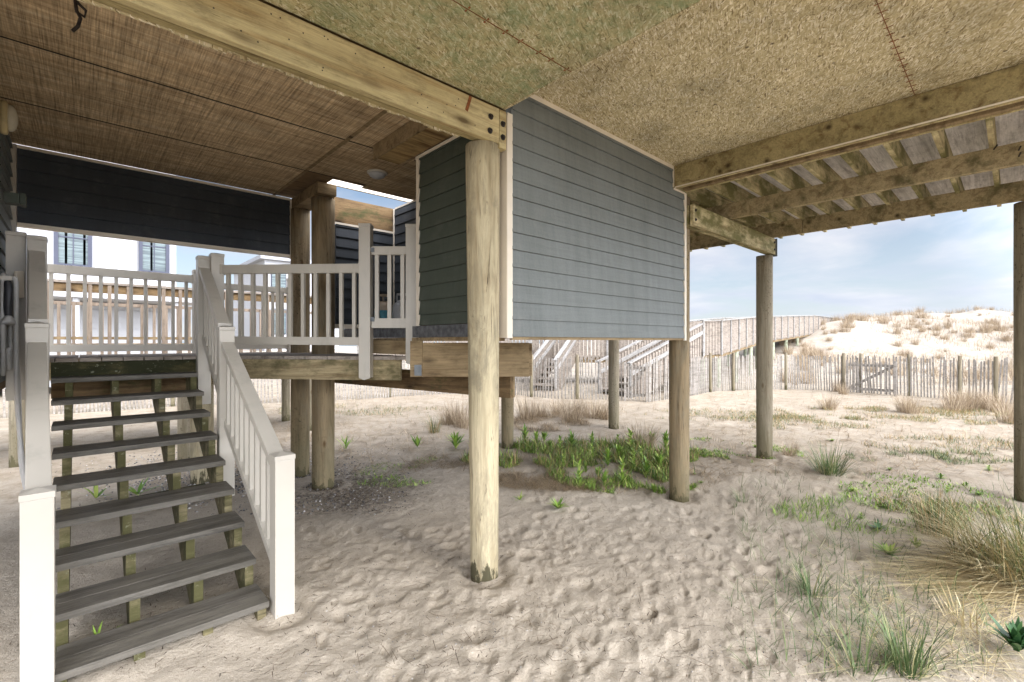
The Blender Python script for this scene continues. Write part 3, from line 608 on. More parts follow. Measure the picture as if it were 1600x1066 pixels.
siding('siding_wall', (4.70, 2.44), (4.70, 4.2), 1.63, 3.16, M['siding'], enc)
MB().box(2.20, 4.66, 2.376, 2.40, 1.608, 1.628).build('bottom_edge', M['brownpine'], enc)
MB().box(2.150, 2.198, 2.366, 2.376, 1.62, 3.17).build('corner_board', M['trim'], enc, bev=.002)
MB().box(2.146, 2.160, 2.368, 2.452, 1.622, 3.16).build('corner_board', M['trim'], enc, bev=.002)
MB().box(4.665, 4.708, 2.363, 2.383, 1.605, 3.160).build('corner_board', M['trim'], enc, bev=.002)
MB().box(2.24, 4.438, 2.363, 2.372, 3.350, 3.3845).build('top_trim', M['trim'], enc)
MB().box(4.428, 4.439, 2.361, 2.373, 3.171, 3.349).build('top_trim', M['trim'], enc)
MB().box(4.44, 4.663, 2.361, 2.371, 3.146, 3.163).build('top_trim', M['trim'], enc)
MB().box(2.146, 2.160, 3.505, 3.55, 1.72, 3.20).build('corner_board', M['trim'], enc, bev=.002)
MB().box(2.140, 2.152, 2.50, 3.55, 3.178, 3.203).build('top_trim', M['trim'], enc)
MB().box(2.140, 2.162, 2.46, 3.60, 1.632, 1.73).build('flashing', M['flash'], enc)
MB().box(2.135, 2.20, 2.45, 3.60, 1.60, 1.629).build('bottom_edge', M['brownpine'], enc)
# floor of the alcove behind the gate, with its own dark walls
alc = thing('gas_bottle_alcove', (2.7, 4.6, 1.63), 'dark walled alcove behind the small white gate', 'alcove')
MB().box(2.33, 4.69, 2.47, 5.47, 1.64, 1.745).box(2.21, 4.69, 2.47, 3.56, 1.641, 1.7448).build('floor', M['ledger'], alc)
MB().box(2.316, 2.328, 3.62, 5.47, 1.632, 1.742).build('flashing', M['flash'], alc)
MB().box(2.30, 2.36, 3.62, 5.47, 1.60, 1.63).build('floor_edge', M['brownpine'], alc)
siding('siding_wall', (2.22, 5.48), (3.00, 5.48), 1.75, 2.985, M['sidingshade'], alc)
siding('siding_wall', (2.99, 5.47), (2.99, 3.62), 1.75, 3.30, M['sidingshade'], alc)
MB().box(2.20, 2.975, 5.452, 5.466, 2.985, 3.008).build('trim', M['trim'], alc)
MB().box(2.20, 2.985, 5.47, 5.51, 3.01, 3.31).build('header', M['ledger'], alc)
MB().box(2.958, 2.974, 5.44, 5.4515, 1.75, 3.30).build('trim', M['trim'], alc)
MB().box(2.968, 2.976, 3.64, 5.43, 3.292, 3.312).build('trim', M['trim'], alc)
MB().box(2.20, 2.97, 5.44, 5.452, 1.746, 1.80).build('trim', M['trim'], alc)
# eave seen through the slot over the alcove header
ev = MB().box(1.9, 6.0, 6.0, 6.04, 3.625, 3.80)
tag(ev.build('eave_board', M['trim']), 'white eave board across the sky slot above the alcove', 'eave')
# dropped siding over the deck, backlit shade put into its colour
dr = thing('dropped_siding', (0.7, 5.95, 2.61), 'long shade-darkened siding band hanging from the ceiling above the white railing', 'siding band')
siding('siding_band', (-0.42, 5.95), (1.85, 5.95), 2.64, 3.29, M['sidingshade'], dr, e=0.118, back=.04)
MB().box(-0.43, 1.85, 5.925, 5.945, 3.292, 3.318).build('top_trim', M['trim'], dr)
MB().box(-0.43, 1.86, 5.92, 5.99, 2.605, 2.638).build('bottom_trim', M['trim'], dr, bev=.002)
MB().box(1.851, 1.872, 5.92, 5.99, 2.60, 3.31).build('end_trim', M['trim'], dr)
# side wall of the house at the far left
sw = thing('side_wall', (-0.45, 4.0, 1.3), 'grey siding wall at the far left carrying hose and lamp', 'wall')
siding('siding_wall', (-0.445, 3.4), (-0.445, 5.9), 1.30, 3.31, M['siding'], sw)
MB().box(-0.446, -0.405, 5.82, 5.90, 1.25, 3.29).build('corner_board', M['vinyl'], sw, bev=.003)
MB().box(-1.6, -0.45, 3.4, 5.9, 1.22, 1.29).build('floor_edge', M['ledger'], sw)
dn = thing('wall_vent', (-0.39, 5.25, 2.70), 'small grey vent hood on the corner of the left wall', 'vent')
MB().box(-0.43, -0.345, 5.20, 5.30, 2.655, 2.735).build('hood', M['greenshade'], dn, bev=.004)
MB().box(-0.344, -0.31, 5.195, 5.305, 2.65, 2.74).build('flange', M['greenshade'], dn, bev=.006)
lp = thing('bulkhead_lamp', (-0.41, 4.95, 3.2), 'oval yellowed wall lamp near the ceiling at far left', 'wall lamp')
m = Matrix.Translation((-0.425, 4.98, 3.225)) @ Matrix.Rotation(R(90), 4, 'Y') @ Matrix.Diagonal((1.45, 1, 1, 1))
MB().lathe([(0.085, 0), (0.088, .02), (0.085, .035), (0.07, .04)], 28, m).build('rim', M['lampbase'], lp, smooth=True)
MB().lathe([(0.069, .036), (0.066, .060), (0.05, .078), (0.02, .088)], 28, m).build('lens', M['lampglass'], lp, smooth=True)
cl = thing('ceiling_lamp', (2.22, 4.42, ZB), 'small white round lamp flat on the plywood ceiling', 'ceiling lamp')
m = Matrix.Translation((2.22, 4.42, ZB)) @ Matrix.Rotation(R(180), 4, 'X')
MB().lathe([(0.10, 0.001), (0.10, .012), (0.09, .018)], 28, m).build('rim', M['vinyl'], cl, smooth=True)
MB().lathe([(0.085, .0185), (0.075, .040), (0.05, .055), (0.02, .06)], 28, m).build('lens', M['white'], cl, smooth=True)
hk = MB().tube([(-0.02, 3.22, ZB), (-0.015, 3.22, ZB - .05), (0.0, 3.215, ZB - .085), (-.01, 3.22, ZB - .13), (-.03, 3.225, ZB - .16)], 0.008)
hk.tube([(-0.02, 3.22, ZB - .002), (0.02, 3.23, ZB - .03), (0.015, 3.24, ZB - .06), (-0.02, 3.23, ZB - .05)], 0.007)
tag(hk.build('hanging_hook', M['bolt']), 'rusty hook and strap hanging from the ceiling at top left', 'hook')

# ------------------------------------------------------------------ upper balcony to the right
bal = thing('balcony', (5.8, 0.5, 3.05), 'open joisted balcony deck overhead at the right', 'balcony')
MB().box(5.60, 5.64, -3.0, 3.6, 3.04, 3.22).box(5.642, 5.68, -3.0, 3.6, 3.045, 3.218).build('beam', M['deckwood'], bal, bev=.003)
MB().box(7.08, 7.12, -3.0, 1.93, 3.04, 3.245).build('beam', M['deckwood'], bal, bev=.003)
MB().box(7.08, 7.12, 1.935, 5.4, 3.04, 3.245).build('beam', M['deckwood'], bal, bev=.003)
MB().box(7.122, 7.16, -3.0, 5.4, 3.05, 3.24).build('beam', M['ledger'], bal, bev=.003)
y = -2.85; k = 0
j0 = None
while y < 5.2:
    bj = MB().box(4.69, 8.15, -.019, .019, 0, .185)
    if j0 is None: j0 = bj.build('joist', M['mossy'], bal, Matrix.Translation((0, y, 3.222)), bev=.002)
    else:
        c = j0.copy(); C.objects.link(c); c.parent = bal; c.matrix_basis = WM[bal.name].inverted() @ Matrix.Translation((0, y, 3.222))
    y += 0.298
b = MB(); x = 4.70
while x < 8.2: b.box(x, x + .052, -3, 5.4, 3.409, 3.434); x += .056
b.build('deck_boards', M['paleboard'], bal)
gd = thing('mossy_girder', (6.0, 2.34, 2.8), 'mossy girder running from the grey enclosure to the lone pile', 'girder')
MB().box(4.715, 7.17, 2.29, 2.33, 2.815, 3.036).build('board', M['mossy'], gd, bev=.003)
MB().box(4.715, 7.16, 2.345, 2.395, 2.815, 3.036).build('board', M['mossy'], gd, bev=.003)
MB().box(7.18, 7.186, 2.27, 2.42, 2.79, 3.04).build('end_plate', M['zinc'], gd)
for (x, z) in ((7.12, 2.98), (7.12, 2.88), (4.76, 2.98), (4.76, 2.88)):
    m = Matrix.Translation((x, 2.289, z)) @ Matrix.Rotation(R(90), 4, 'X')
    MB().lathe([(0.017, 0), (0.017, .004), (0.010, .005), (0.009, .012)], 10, m).build('bolt', M['bolt'], gd)
for (x, y, z) in ((6.96, 2.43, 2.80), (7.06, -.12, 2.97), (7.06, -.12, 2.80)):
    pass
b = MB()
for z in (3.10, 3.15):
    b.tube([(5.59, -.02, z), (5.50, -.03, z + .002)], .006, 6)
b.tube([(5.59, .12, 3.20), (5.50, .10, 3.202)], .006, 6)
b.build('bolt', M['bolt'], bal)

# ------------------------------------------------------------------ entry deck
ZD = 1.457
deck = thing('entry_deck', (1.0, 5.8, 1.2), 'raised wooden landing at the head of the stairs', 'deck')
def bfront(a): return 5.36 if a < 0.93 else 5.36 - (a - 0.93) * (5.36 - 3.74) / (2.30 - 0.93)
b = MB(); x = -0.44
while x < 2.30:
    x1 = min(x + .138, 2.31); f0, f1 = bfront(x), bfront(x1)
    v = [(x, f0, ZD - .032), (x1, f1, ZD - .032), (x1, 6.62, ZD - .032), (x, 6.62, ZD - .032), (x, f0, ZD), (x1, f1, ZD), (x1, 6.62, ZD), (x, 6.62, ZD)]
    b.add(v, boxvf(0, 1, 0, 1, 0, 1)[1]); x += .144
b.build('deck_boards', M['grayboard'], deck, bev=.002)
MB().box(-0.18, 0.93, 5.385, 5.425, 1.30, ZD - .034).build('riser_board', M['mossdark'], deck, bev=.002)
MB().box(-0.18, 0.93, 5.43, 5.47, 1.12, ZD - .036).build('rim_board', M['ledger'], deck, bev=.002)
timber('diagonal_beam', (1.02, 5.29, ZD - .034), (2.20, 3.90, ZD - .034), .04, .19, M['deckwood'], deck)
timber('rim_board', (-0.44, 6.60, ZD - .034), (2.3, 6.60, ZD - .034), .04, .22, M['deckwood'], deck)
for x in (0.2, 0.7, 1.3, 1.8): timber('joist', (x, 5.50 if x < 1 else bfront(x) + .1, ZD - .036), (x, 6.56, ZD - .036), .04, .18, M['deckwood'], deck)
# beams under the enclosure
ub = thing('floor_beam', (2.5, 3.0, 1.3), 'wide brown diagonal beam end under the enclosure, behind the middle pile', 'beam', 'brown beams crossing behind the middle pile')
timber('board', (2.10, 3.42, 1.585), (2.775, 2.785, 1.585), .04, .285, M['brownpine'], ub)
timber('board', (2.165, 3.44, 1.582), (2.835, 2.81, 1.582), .04, .280, M['brownpine'], ub)
timber('filler_board', (2.115, 3.39, 1.60), (2.04, 3.46, 1.60), .038, .30, M['brownpine'], ub)
MB().box(-.03, .03, -.004, .004, -.09, 0, Matrix.Translation((2.075, 3.40, 1.40)) @ Matrix.Rotation(R(-47), 4, 'Z')).build('bracket', M['zinc'], ub)
pR = atd(800, 4.08); pL = atd(522, 5.6)
lb = thing('lower_beam', (*pR, 1.1), 'lower brown beam running back towards the twin piles, beneath the wide beam', 'beam', 'brown beams crossing behind the middle pile')
timber('board', (pR[0], pR[1], 1.30), (pL[0], pL[1], 1.30), .045, .20, M['ledger'], lb)
timber('board', (pR[0] + .05, pR[1] + .035, 1.298), (pL[0] + .05, pL[1] + .035, 1.298), .045, .198, M['brownpine'], lb)
pk0 = atd(584, 4.55); pk1 = atd(650, 4.3)
timber('filler_board', (pk0[0], pk0[1], 1.61), (pk1[0], pk1[1], 1.60), .04, .13, M['brownpine'], ub)

# ------------------------------------------------------------------ white railings
NW = 0.106
def newel(x, y, z0, z1, parent, rz=0.0, name='newel_post', w_=NW, cap=True):
    m = Matrix.Translation((x, y, 0)) @ Matrix.Rotation(rz, 4, 'Z'); h = w_ / 2
    o = MB().box(-h, h, -h, h, z0, z1).build(name, M['vinyl'], parent, m, bev=.004)
    if cap:
        e = h + .003; b = MB().box(-e, e, -e, e, z1 + .0005, z1 + .028)
        b.add([(-e, -e, z1 + .029), (e, -e, z1 + .029), (e, e, z1 + .029), (-e, e, z1 + .029), (0, 0, z1 + .042)], [(0, 3, 2, 1), (0, 1, 4), (1, 2, 4), (2, 3, 4), (3, 0, 4)])
        b.build('cap', M['vinyl'], o, m, bev=.002)
    return o
def rail_run(parent, p0, p1, ztop0, ztop1, hgt, nb, tw=.05, th=.06, bw=.032, bh=.055, bt=.05, ends=.0, top='top_rail'):
    """rails from p0 to p1; ztop is the top of the top rail, hgt the drop to the bottom rail's top"""
    timber(top, (*p0, ztop0), (*p1, ztop1), tw, th, M['vinyl'], parent, bev=.006)
    timber('bottom_rail', (*p0, ztop0 - hgt), (*p1, ztop1 - hgt), bt, bh, M['vinyl'], parent, bev=.004)
    rz = math.atan2(p1[1] - p0[1], p1[0] - p0[0]); sl_ = (ztop1 - ztop0)
    for (q, zt_) in ((p0, ztop0), (p1, ztop1)):
        for (hh, dz) in ((th, 0), (bh, hgt)):
            MB().box(-.014, .014, -tw / 2 - .004, tw / 2 + .004, -hh - .006, .006, Matrix.Translation((q[0], q[1], zt_ - dz)) @ Matrix.Rotation(rz, 4, 'Z')).build('bracket', M['vinyl'], parent, bev=.002)
    z_len = hgt - th + .012; base = None
    for i in range(nb):
        t = (i + .5) / nb + ends * 0; x = p0[0] + (p1[0] - p0[0]) * t; y = p0[1] + (p1[1] - p0[1]) * t; z = ztop0 + sl_ * t
        m = Matrix.Translation((x, y, z - hgt - .006)) @ Matrix.Rotation(rz, 4, 'Z')
        if base is None: base = MB().box(-bw / 2, bw / 2, -bw / 2, bw / 2, 0, z_len).build('baluster', M['vinyl'], parent, m, bev=.0025)
        else:
            c = base.copy(); C.objects.link(c); c.parent = parent; c.matrix_basis = WM[parent.name].inverted() @ m
# far deck railing
fr = thing('deck_railing', (0.9, 6.53, ZD), 'white vinyl railing along the back of the landing, below the shade-darkened siding band', 'railing', 'white vinyl railings')
rail_run(fr, (-0.40, 6.53), (0.96, 6.53), 2.365, 2.365, .80, 11, th=.085, bh=.075)
rail_run(fr, (1.07, 6.53), (2.0, 6.53), 2.30, 2.30, .74, 8, th=.07, bh=.06)
newel(1.015, 6.53, ZD, 2.40, fr); newel(2.06, 6.53, ZD - .1, 2.40, fr)
# diagonal railing
dg = thing('diagonal_railing', (1.4, 4.7, ZD), 'white vinyl railing between the stair head and the small gate', 'railing', 'white vinyl railings')
P1 = atd(572, 4.32); P2 = atd(644.5, 4.32); rzd = math.atan2(P2[1] - P1[1], P2[0] - P1[0])
PN = (0.955, 5.19)
newel(*PN, ZD - .15, 2.40, dg, rzd * 0)
rail_run(dg, (PN[0] + .04, PN[1] - .04), (P1[0] - .035, P1[1] + .035), 2.325, 2.315, .68, 11, th=.085, bh=.075)
# gate
gt = thing('small_gate', (*P1, 1.3), 'narrow white vinyl gate between two tall square posts', 'gate')
newel(*P1, 1.262, 2.65, gt, rzd, 'gate_post', .104); newel(*P2, 1.40, 2.645, gt, rzd, 'gate_post', .104)
for (px_, zb) in ((P1, 1.262), (P2, 1.40)):
    m = Matrix.Translation((*px_, 0)) @ Matrix.Rotation(rzd, 4, 'Z'); e = .052
    MB().add([(-e, -e, zb - .001), (e, -e, zb - .001), (e, e, zb - .001), (-e, e, zb - .001), (0, -e, zb - .02)], [(0, 1, 2, 3), (0, 1, 4), (1, 2, 4), (2, 3, 4), (3, 0, 4)]).build('post_foot', M['vinyl'], gt, m)
def lerp(t): return (P1[0] + (P2[0] - P1[0]) * t, P1[1] + (P2[1] - P1[1]) * t)
timber('top_rail', (*lerp(.13), 2.475), (*lerp(.87), 2.475), .045, .078, M['vinyl'], gt, bev=.004)
timber('bottom_rail', (*lerp(.13), 1.81), (*lerp(.87), 1.81), .045, .09, M['vinyl'], gt, bev=.004)
for t in (.24, .51, .79):
    q = lerp(t); MB().box(-.018, .018, -.018, .018, 1.80, 2.42).build('baluster', M['vinyl'], gt, Matrix.Translation((*q, 0)) @ Matrix.Rotation(rzd, 4, 'Z'), bev=.003)
for z in (2.44, 1.80):
    q = lerp(.15); MB().box(-.02, .02, -.034, -.024, -.02, .02, Matrix.Translation((q[0], q[1], z)) @ Matrix.Rotation(rzd, 4, 'Z')).build('hinge', M['zinc'], gt)
# stairs
RISE, RUN, B0, Z0 = 0.1486, 0.273, 2.888, 0.119
st = thing('staircase', (0.35, 2.95, 0), 'open wooden staircase of nine grey brown treads with mossy stringers', 'stairs')
for i in range(9):
    y = B0 + RUN * i; z = Z0 + RISE * i; xl = -0.085 - 0.085 * i / 8
    for k, (ya, yb) in enumerate(((0, .1325), (.1365, .268))):
        if k == 0: tr = MB()
        tr.box(xl, .79, y + ya, y + yb, z - .036, z)
    tr.build('tread', M['tread'], st, Matrix.Identity(4), bev=.004)
for x in (-0.09, 0.19, 0.475, 0.735):
    poly = []
    for i in range(9):
        y = B0 + .025 + RUN * i; z = Z0 + RISE * i - .038
        poly += [(y, z - RISE + (.0 if i else 0.02)), (y, z)]
    yt = B0 + .025 + RUN * 9; zt = Z0 + RISE * 8 - .038; poly += [(yt, zt)]
    poly += [(yt, zt - .16), (B0 + .30, -.04), (B0 + .03, -.06)]
    xs = x - (0.09 + 0) * 0
    MB().prism(poly, xs, xs + .045).build('stringer', M['stringer'], st)
timber('kicker_board', (-.22, 5.72, .10), (.95, 5.72, .12), .04, .09, M['mossdark'], st)
def stair_rail(t, xs):
    (x0, y0), (x1, y1), (x2, y2) = xs
    newel(x0, y0, -.12, .915, t); newel(x1, y1, .35, 1.685, t); newel(x2, y2, 1.0, 2.375, t)
    rail_run(t, (x0, y0 + .05), (x1, y1 - .05), 0.895, 1.60, .62, 10, tw=.088, th=.05, bw=.036)
    rail_run(t, (x1, y1 + .05), (x2, y2 - .05), 1.74, 2.30, .62, 7, tw=.088, th=.05, bw=.036)
sr = thing('stair_railing', (.86, 2.9, 0), 'white vinyl stair railing on the right side of the treads', 'railing', 'white vinyl railings')
stair_rail(sr, ((.862, 2.90), (.862, 4.34), (.862, 5.27)))
sl2 = thing('stair_railing', (-.13, 2.9, 0), 'white vinyl stair railing at the left edge of the photo, in front of the hose', 'railing', 'white vinyl railings')
stair_rail(sl2, ((-.137, 2.92), (-.205, 4.32), (-.245, 5.14)))
newel(-.36, 5.20, 1.15, 2.40, sl2)

# ------------------------------------------------------------------ gas bottles, hose
def tank(x, y, z, mat, label, band):
    t = thing('gas_bottle', (x, y, z), label, 'gas bottle', 'gas bottles behind the small gate'); m = Matrix.Translation((x, y, z))
    MB().lathe([(.085, 0), (.09, .02), (.09, .03)], 20, m).build('foot_ring', mat, t, smooth=True)
    MB().lathe([(.07, .02), (.112, .05), (.12, .09), (.12, .24), (.112, .28), (.08, .315), (.03, .33)], 24, m).build('body', mat, t, smooth=True)
    c = MB()
    for k in range(20):
        a0 = 2 * math.pi * k / 24; a1 = 2 * math.pi * (k + 1) / 24
        for (q0, q1) in ((.31, .335), (.40, .42)): c.add([(.07 * math.cos(a0), .07 * math.sin(a0), q0), (.07 * math.cos(a1), .07 * math.sin(a1), q0), (.07 * math.cos(a1), .07 * math.sin(a1), q1), (.07 * math.cos(a0), .07 * math.sin(a0), q1), (.064 * math.cos(a0), .064 * math.sin(a0), q0), (.064 * math.cos(a1), .064 * math.sin(a1), q0), (.064 * math.cos(a1), .064 * math.sin(a1), q1), (.064 * math.cos(a0), .064 * math.sin(a0), q1)], [(0, 1, 2, 3), (5, 4, 7, 6), (3, 2, 6, 7), (1, 0, 4, 5)])
        if k % 5 == 0: c.box(-.006, .006, -.004, .004, .33, .405, Matrix.Rotation(a0, 4, 'Z') @ Matrix.Translation((.067, 0, 0)))
    c.build('collar', mat, t, m)
    MB().lathe([(.014, .33), (.014, .37), (.022, .375), (.022, .39), (.01, .392)], 10, m).build('valve', M['zinc'], t)
    if band: MB().lathe([(.1205, .11), (.1215, .112), (.1215, .22), (.1205, .222)], 24, m).build('label_band', band, t, smooth=True)
tank(2.73, 5.24, 1.747, M['tanktan'], 'tan gas bottle with a teal band behind the white gate', M['teal'])
tank(2.83, 4.98, 1.747, M['tank'], 'plain grey gas bottle behind the white gate', None)
hs = thing('garden_hose', (-.38, 4.9, 1.6), 'coiled pale grey hose hanging on the left wall', 'hose')
b = MB(); pts = []
for i in range(90):
    t = i / 89; a = -2 * math.pi * 2.6 * t + 1.2; r_ = .17 + .03 * math.sin(5 * t)
    pts.append((-.415 + .035 * t + .01 * math.sin(9 * t), 4.86 + .5 * r_ * math.cos(a) + .04, 1.72 + .30 * math.sin(a) * (1 + .2 * math.sin(3 * t))))
b.tube(pts, .013, 8)
pts = [(-.36, 4.86, 2.05), (-.34, 4.84, 2.03), (-.335, 4.82, 1.9), (-.335, 4.82, 1.5), (-.33, 4.80, 1.2), (-.32, 4.80, 1.0), (-.30, 4.82, .7), (-.27, 4.88, .48), (-.26, 4.95, .40)]
def smooth(pts, n=8):
    P = [Vector(p) for p in pts]; o = []
    for i in range(len(P) - 1):
        p0, p1, p2, p3 = P[max(i - 1, 0)], P[i], P[i + 1], P[min(i + 2, len(P) - 1)]
        for k in range(n):
            t = k / n; o.append(0.5 * ((2 * p1) + (-p0 + p2) * t + (2 * p0 - 5 * p1 + 4 * p2 - p3) * t * t + (-p0 + 3 * p1 - 3 * p2 + p3) * t ** 3))
    return o + [P[-1]]
b.tube(smooth(pts), .014, 8)
b.tube(smooth([(-.35, 4.88, 1.62), (-.33, 4.90, 1.3), (-.325, 4.93, 1.0), (-.32, 4.90, .75), (-.29, 4.9, .5), (-.26, 4.95, .40)]), .012, 8)
b.build('coil', M['hose'], hs, smooth=True)
MB().tube(smooth([(-.375, 4.80, 2.02), (-.37, 4.79, 1.95), (-.372, 4.79, 1.83), (-.37, 4.79, 1.77)]), lambda t: .017 + .006 * math.sin(3 * t), 12).build('nozzle_grip', M['black'], hs, smooth=True)
MB().tube([(-.37, 4.79, 1.775), (-.37, 4.785, 1.755), (-.37, 4.78, 1.735), (-.37, 4.775, 1.72)], lambda t: .018 + .018 * min(1, t * 2), 14).build('nozzle_head', M['hose'], hs, smooth=True)
MB().box(-.44, -.33, 4.84, 4.90, 2.03, 2.06).build('hanger', M['vinyl'], hs, bev=.004)
sp = MB().box(-.03, .03, -.008, .008, -.10, .10, Matrix.Translation((-.335, 5.03, 2.02)) @ Matrix.Rotation(R(12), 4, 'X') @ Matrix.Rotation(R(50), 4, 'Z'))
tag(sp.build('tag_plate', M['trim'], None, bev=.006), 'small cream plate leaning out beside the hose', 'plate')

# ------------------------------------------------------------------ sand fence
def fence(name, pts, label, posts, hgt=1.15, zoff=0.0, group='sand fence runs', sp=.078):
    """pts: list of (photo x, depth)"""
    P = [Vector((*atd(x, d), 0)) for x, d in pts]; t = thing(name, (P[0].x, P[0].y, gz(P[0].x, P[0].y)), label, 'fence', group)
    P2 = smooth([tuple(p) for p in P], 14); b = MB(); wires = [[], [], []]
    acc = 0; i = 0; cum = [0]
    for a, c in zip(P2[:-1], P2[1:]): cum.append(cum[-1] + (c - a).length)
    L = cum[-1]; s_ = 0; k = 0; drift = 0; nxt = 0; lastz = None
    while s_ < L:
        while cum[k + 1] < s_: k += 1
        u = (s_ - cum[k]) / max(1e-6, cum[k + 1] - cum[k]); p = P2[k].lerp(P2[k + 1], u); dr_ = (P2[k + 1] - P2[k]).normalized()
        z = gz(p.x, p.y); drift = drift * .8 + random.gauss(0, .012); h = hgt + random.gauss(0, .03)
        if random.random() > .03:
            m = Matrix.Translation((p.x, p.y, z)) @ Matrix.Rotation(math.atan2(dr_.y, dr_.x), 4, 'Z') @ Matrix.Rotation(drift + random.gauss(0, .02), 4, 'Y')
            b.box(-.019, .019, -.006 + random.uniform(-.01, .01), .006, -.05, h, m)
        for q, hz in enumerate((.25, .6, .95)): wires[q].append((p.x, p.y, z + hz + .015 * math.sin(s_ * 2.1 + q)))
        s_ += sp * random.uniform(.8, 1.2)
    b.build('slats', M['slat'], t)
    wb = MB()
    for wl in wires: wb.tube(wl[::3] + [wl[-1]], .004, 4)
    wb.build('wire', M['wire'], t)
    for x, d, lean in posts:
        q = atd(x, d); zz_ = gz(*q)
        MB().tube([(q[0], q[1], zz_ - .1), (q[0] + lean, q[1], zz_ + hgt + .10)], .045, 10).build('post', M['pilegrey'], t)
    return t
fence('sand_fence', [(-60, 9.6), (60, 10.5), (250, 11.4), (400, 12.2), (560, 13.3), (730, 14.4), (812, 14.1)], 'slatted sand fence seen under the landing and behind the twin piles', [(110, 10.8, 0), (270, 11.5, 0), (610, 13.7, 0)])
fence('sand_fence', [(812, 14.1), (850, 13.5), (905, 13.1), (952, 12.9), (974, 12.7)], 'leaning slatted sand fence left of the wooden gate', [(830, 13.7, .02), (902, 13.1, 0)], sp=.09)
fence('sand_fence', [(1014, 12.6), (1045, 13.0), (1085, 14.0), (1112, 14.9), (1150, 15.4), (1240, 15.9)], 'slatted sand fence between the wooden gate and the lone pile', [(1110, 14.8, 0), (1146, 15.3, 0), (1228, 15.7, 0)])
fence('sand_fence', [(1242, 15.9), (1320, 15.2), (1400, 14.1), (1480, 13.3), (1570, 12.4), (1700, 11.6), (1900, 10.6)], 'long slatted sand fence at the foot of the dune on the right', [(1318, 15.2, 0), (1345, 14.9, .02), (1420, 13.9, .03), (1500, 12.9, -.02), (1556, 12.4, 0), (1700, 11.5, 0)])
def fence_gate(x0, d0, x1, d1, label):
    a, c = Vector((*atd(x0, d0), 0)), Vector((*atd(x1, d1), 0)); za = gz(a.x, a.y)
    t = thing('fence_gate', (a.x, a.y, za), label, 'gate', 'gates in the sand fence'); m, L = frame((a.x, a.y, za), (c.x, c.y, za))
    for xx in (0.0, L - .05): MB().box(xx, xx + .06, -.03, .03, -.1, 1.05).build('gate_post', M['slat'], t, m, bev=.003)
    MB().box(.06, L - .06, .031, .05, .12, .2).build('cross_rail', M['slat'], t, m); MB().box(.06, L - .06, .031, .05, .86, .94).build('cross_rail', M['slat'], t, m)
    k, LL = frame((.08, .062, .18), (L - .08, .062, .88)); MB().box(0, LL, -.01, .01, -.04, .04, m @ k).build('brace', M['slat'], t)
    b = MB(); x = .1
    while x < L - .1: b.box(x, x + .035, -.012, .0, .05, 1.0, m); x += .095
    b.build('slats', M['slat'], t)
fence_gate(975, 12.65, 1012, 12.55, 'weathered slatted gate in the sand fence at the foot of the boardwalk stairs')
fence_gate(1322, 14.7, 1400, 13.8, 'slatted gate with a diagonal brace in the long fence below the dune')

# ------------------------------------------------------------------ boardwalks
def side_boards(b, p, q, hz=1.05, under=.12, sp=.14, wd=.118):
    p, q = Vector(p), Vector(q); m, L = frame(p, q); n = int(math.hypot(q.x - p.x, q.y - p.y) / sp); yaw = math.atan2(q.y - p.y, q.x - p.x)
    for i in range(n):
        t = (i + .5) / n; c = p.lerp(q, t)
        b.box(-wd / 2, wd / 2, -.012, .012, -under, hz - .02 + random.uniform(-.008, .008), Matrix.Translation(c) @ Matrix.Rotation(yaw, 4, 'Z'))
def walkway(name, pts, wid, label, cat, group=None, leg=2.4, sp=.14, wd=.118, mat='grayboard'):
    P = [Vector(p) for p in pts]; t = thing(name, tuple(P[0]), label, cat, group)
    nb, fb, dk, cp, bm_ = MB(), MB(), MB(), MB(), MB()
    for a, c in zip(P[:-1], P[1:]):
        d = (c - a); d.z = 0; d.normalize(); nrm = Vector((-d.y, d.x, 0)) * wid     # away from the camera side
        side_boards(nb, a, c, sp=sp, wd=wd); side_boards(fb, a + nrm, c + nrm, sp=sp, wd=wd)
        m, L = frame(a, c); 
        n = int(L / .145)
        for i in range(n): dk.box(i * .145, i * .145 + .138, .02, wid - .02, -.035, 0, m)
        for off in (-.04, wid): cp.box(-.03, L + .03, off - .04, off + .10, 1.055, 1.085, m)
        for off in (-.035, wid - .02): cp.box(0, L, off - .02, off + .018, .90, .985, m) if False else None
        bm_.box(0, L, .03, .07, -.23, -.037, m); bm_.box(0, L, wid - .07, wid - .03, -.23, -.037, m)
        for s_ in np.arange(.1, L, leg):
            c0 = a + (c - a) * (s_ / L)
            for off in (.1, wid - .1):
                q = c0 + nrm.normalized() * off; g = gz(q.x, q.y)
                if q.z - .2 > g: MB().tube([(q.x, q.y, g - .2), (q.x, q.y, q.z - .235)], .085, 10).build('post', M['greenpost'], t)
        for s_ in np.arange(0, L + .01, leg / 2):
            c0 = a + (c - a) * (s_ / L)
            cp.box(-.035, .035, -.058, -.016, -.15, 1.05, Matrix.Translation(c0) @ Matrix.Rotation(math.atan2(d.y, d.x), 4, 'Z'))
    nb.build('side_boards', M[mat], t); fb.build('side_boards', M[mat], t); dk.build('deck_boards', M['grayboard'], t); cp.build('cap_rail', M['palerail'], t); bm_.build('beam', M['brownpine'], t)
    return t
def W3(x, d, z): return (*atd(x, d), z)
walkway('boardwalk', [W3(1098, 15.9, 1.23), W3(1126, 16.3, 1.25), W3(1186, 21.5, 1.66), W3(1270, 30, 2.18)], 1.5, 'tall grey boardwalk climbing over the dune on the right', 'boardwalk', 'boarded walkways in the dunes', leg=2.6)
walkway('boardwalk', [W3(1270, 30.1, 2.19), W3(1352, 46, 2.45), W3(1400, 66, 2.0)], 1.5, 'far end of the boardwalk sinking behind the dune crest', 'boardwalk', 'boarded walkways in the dunes', leg=3)
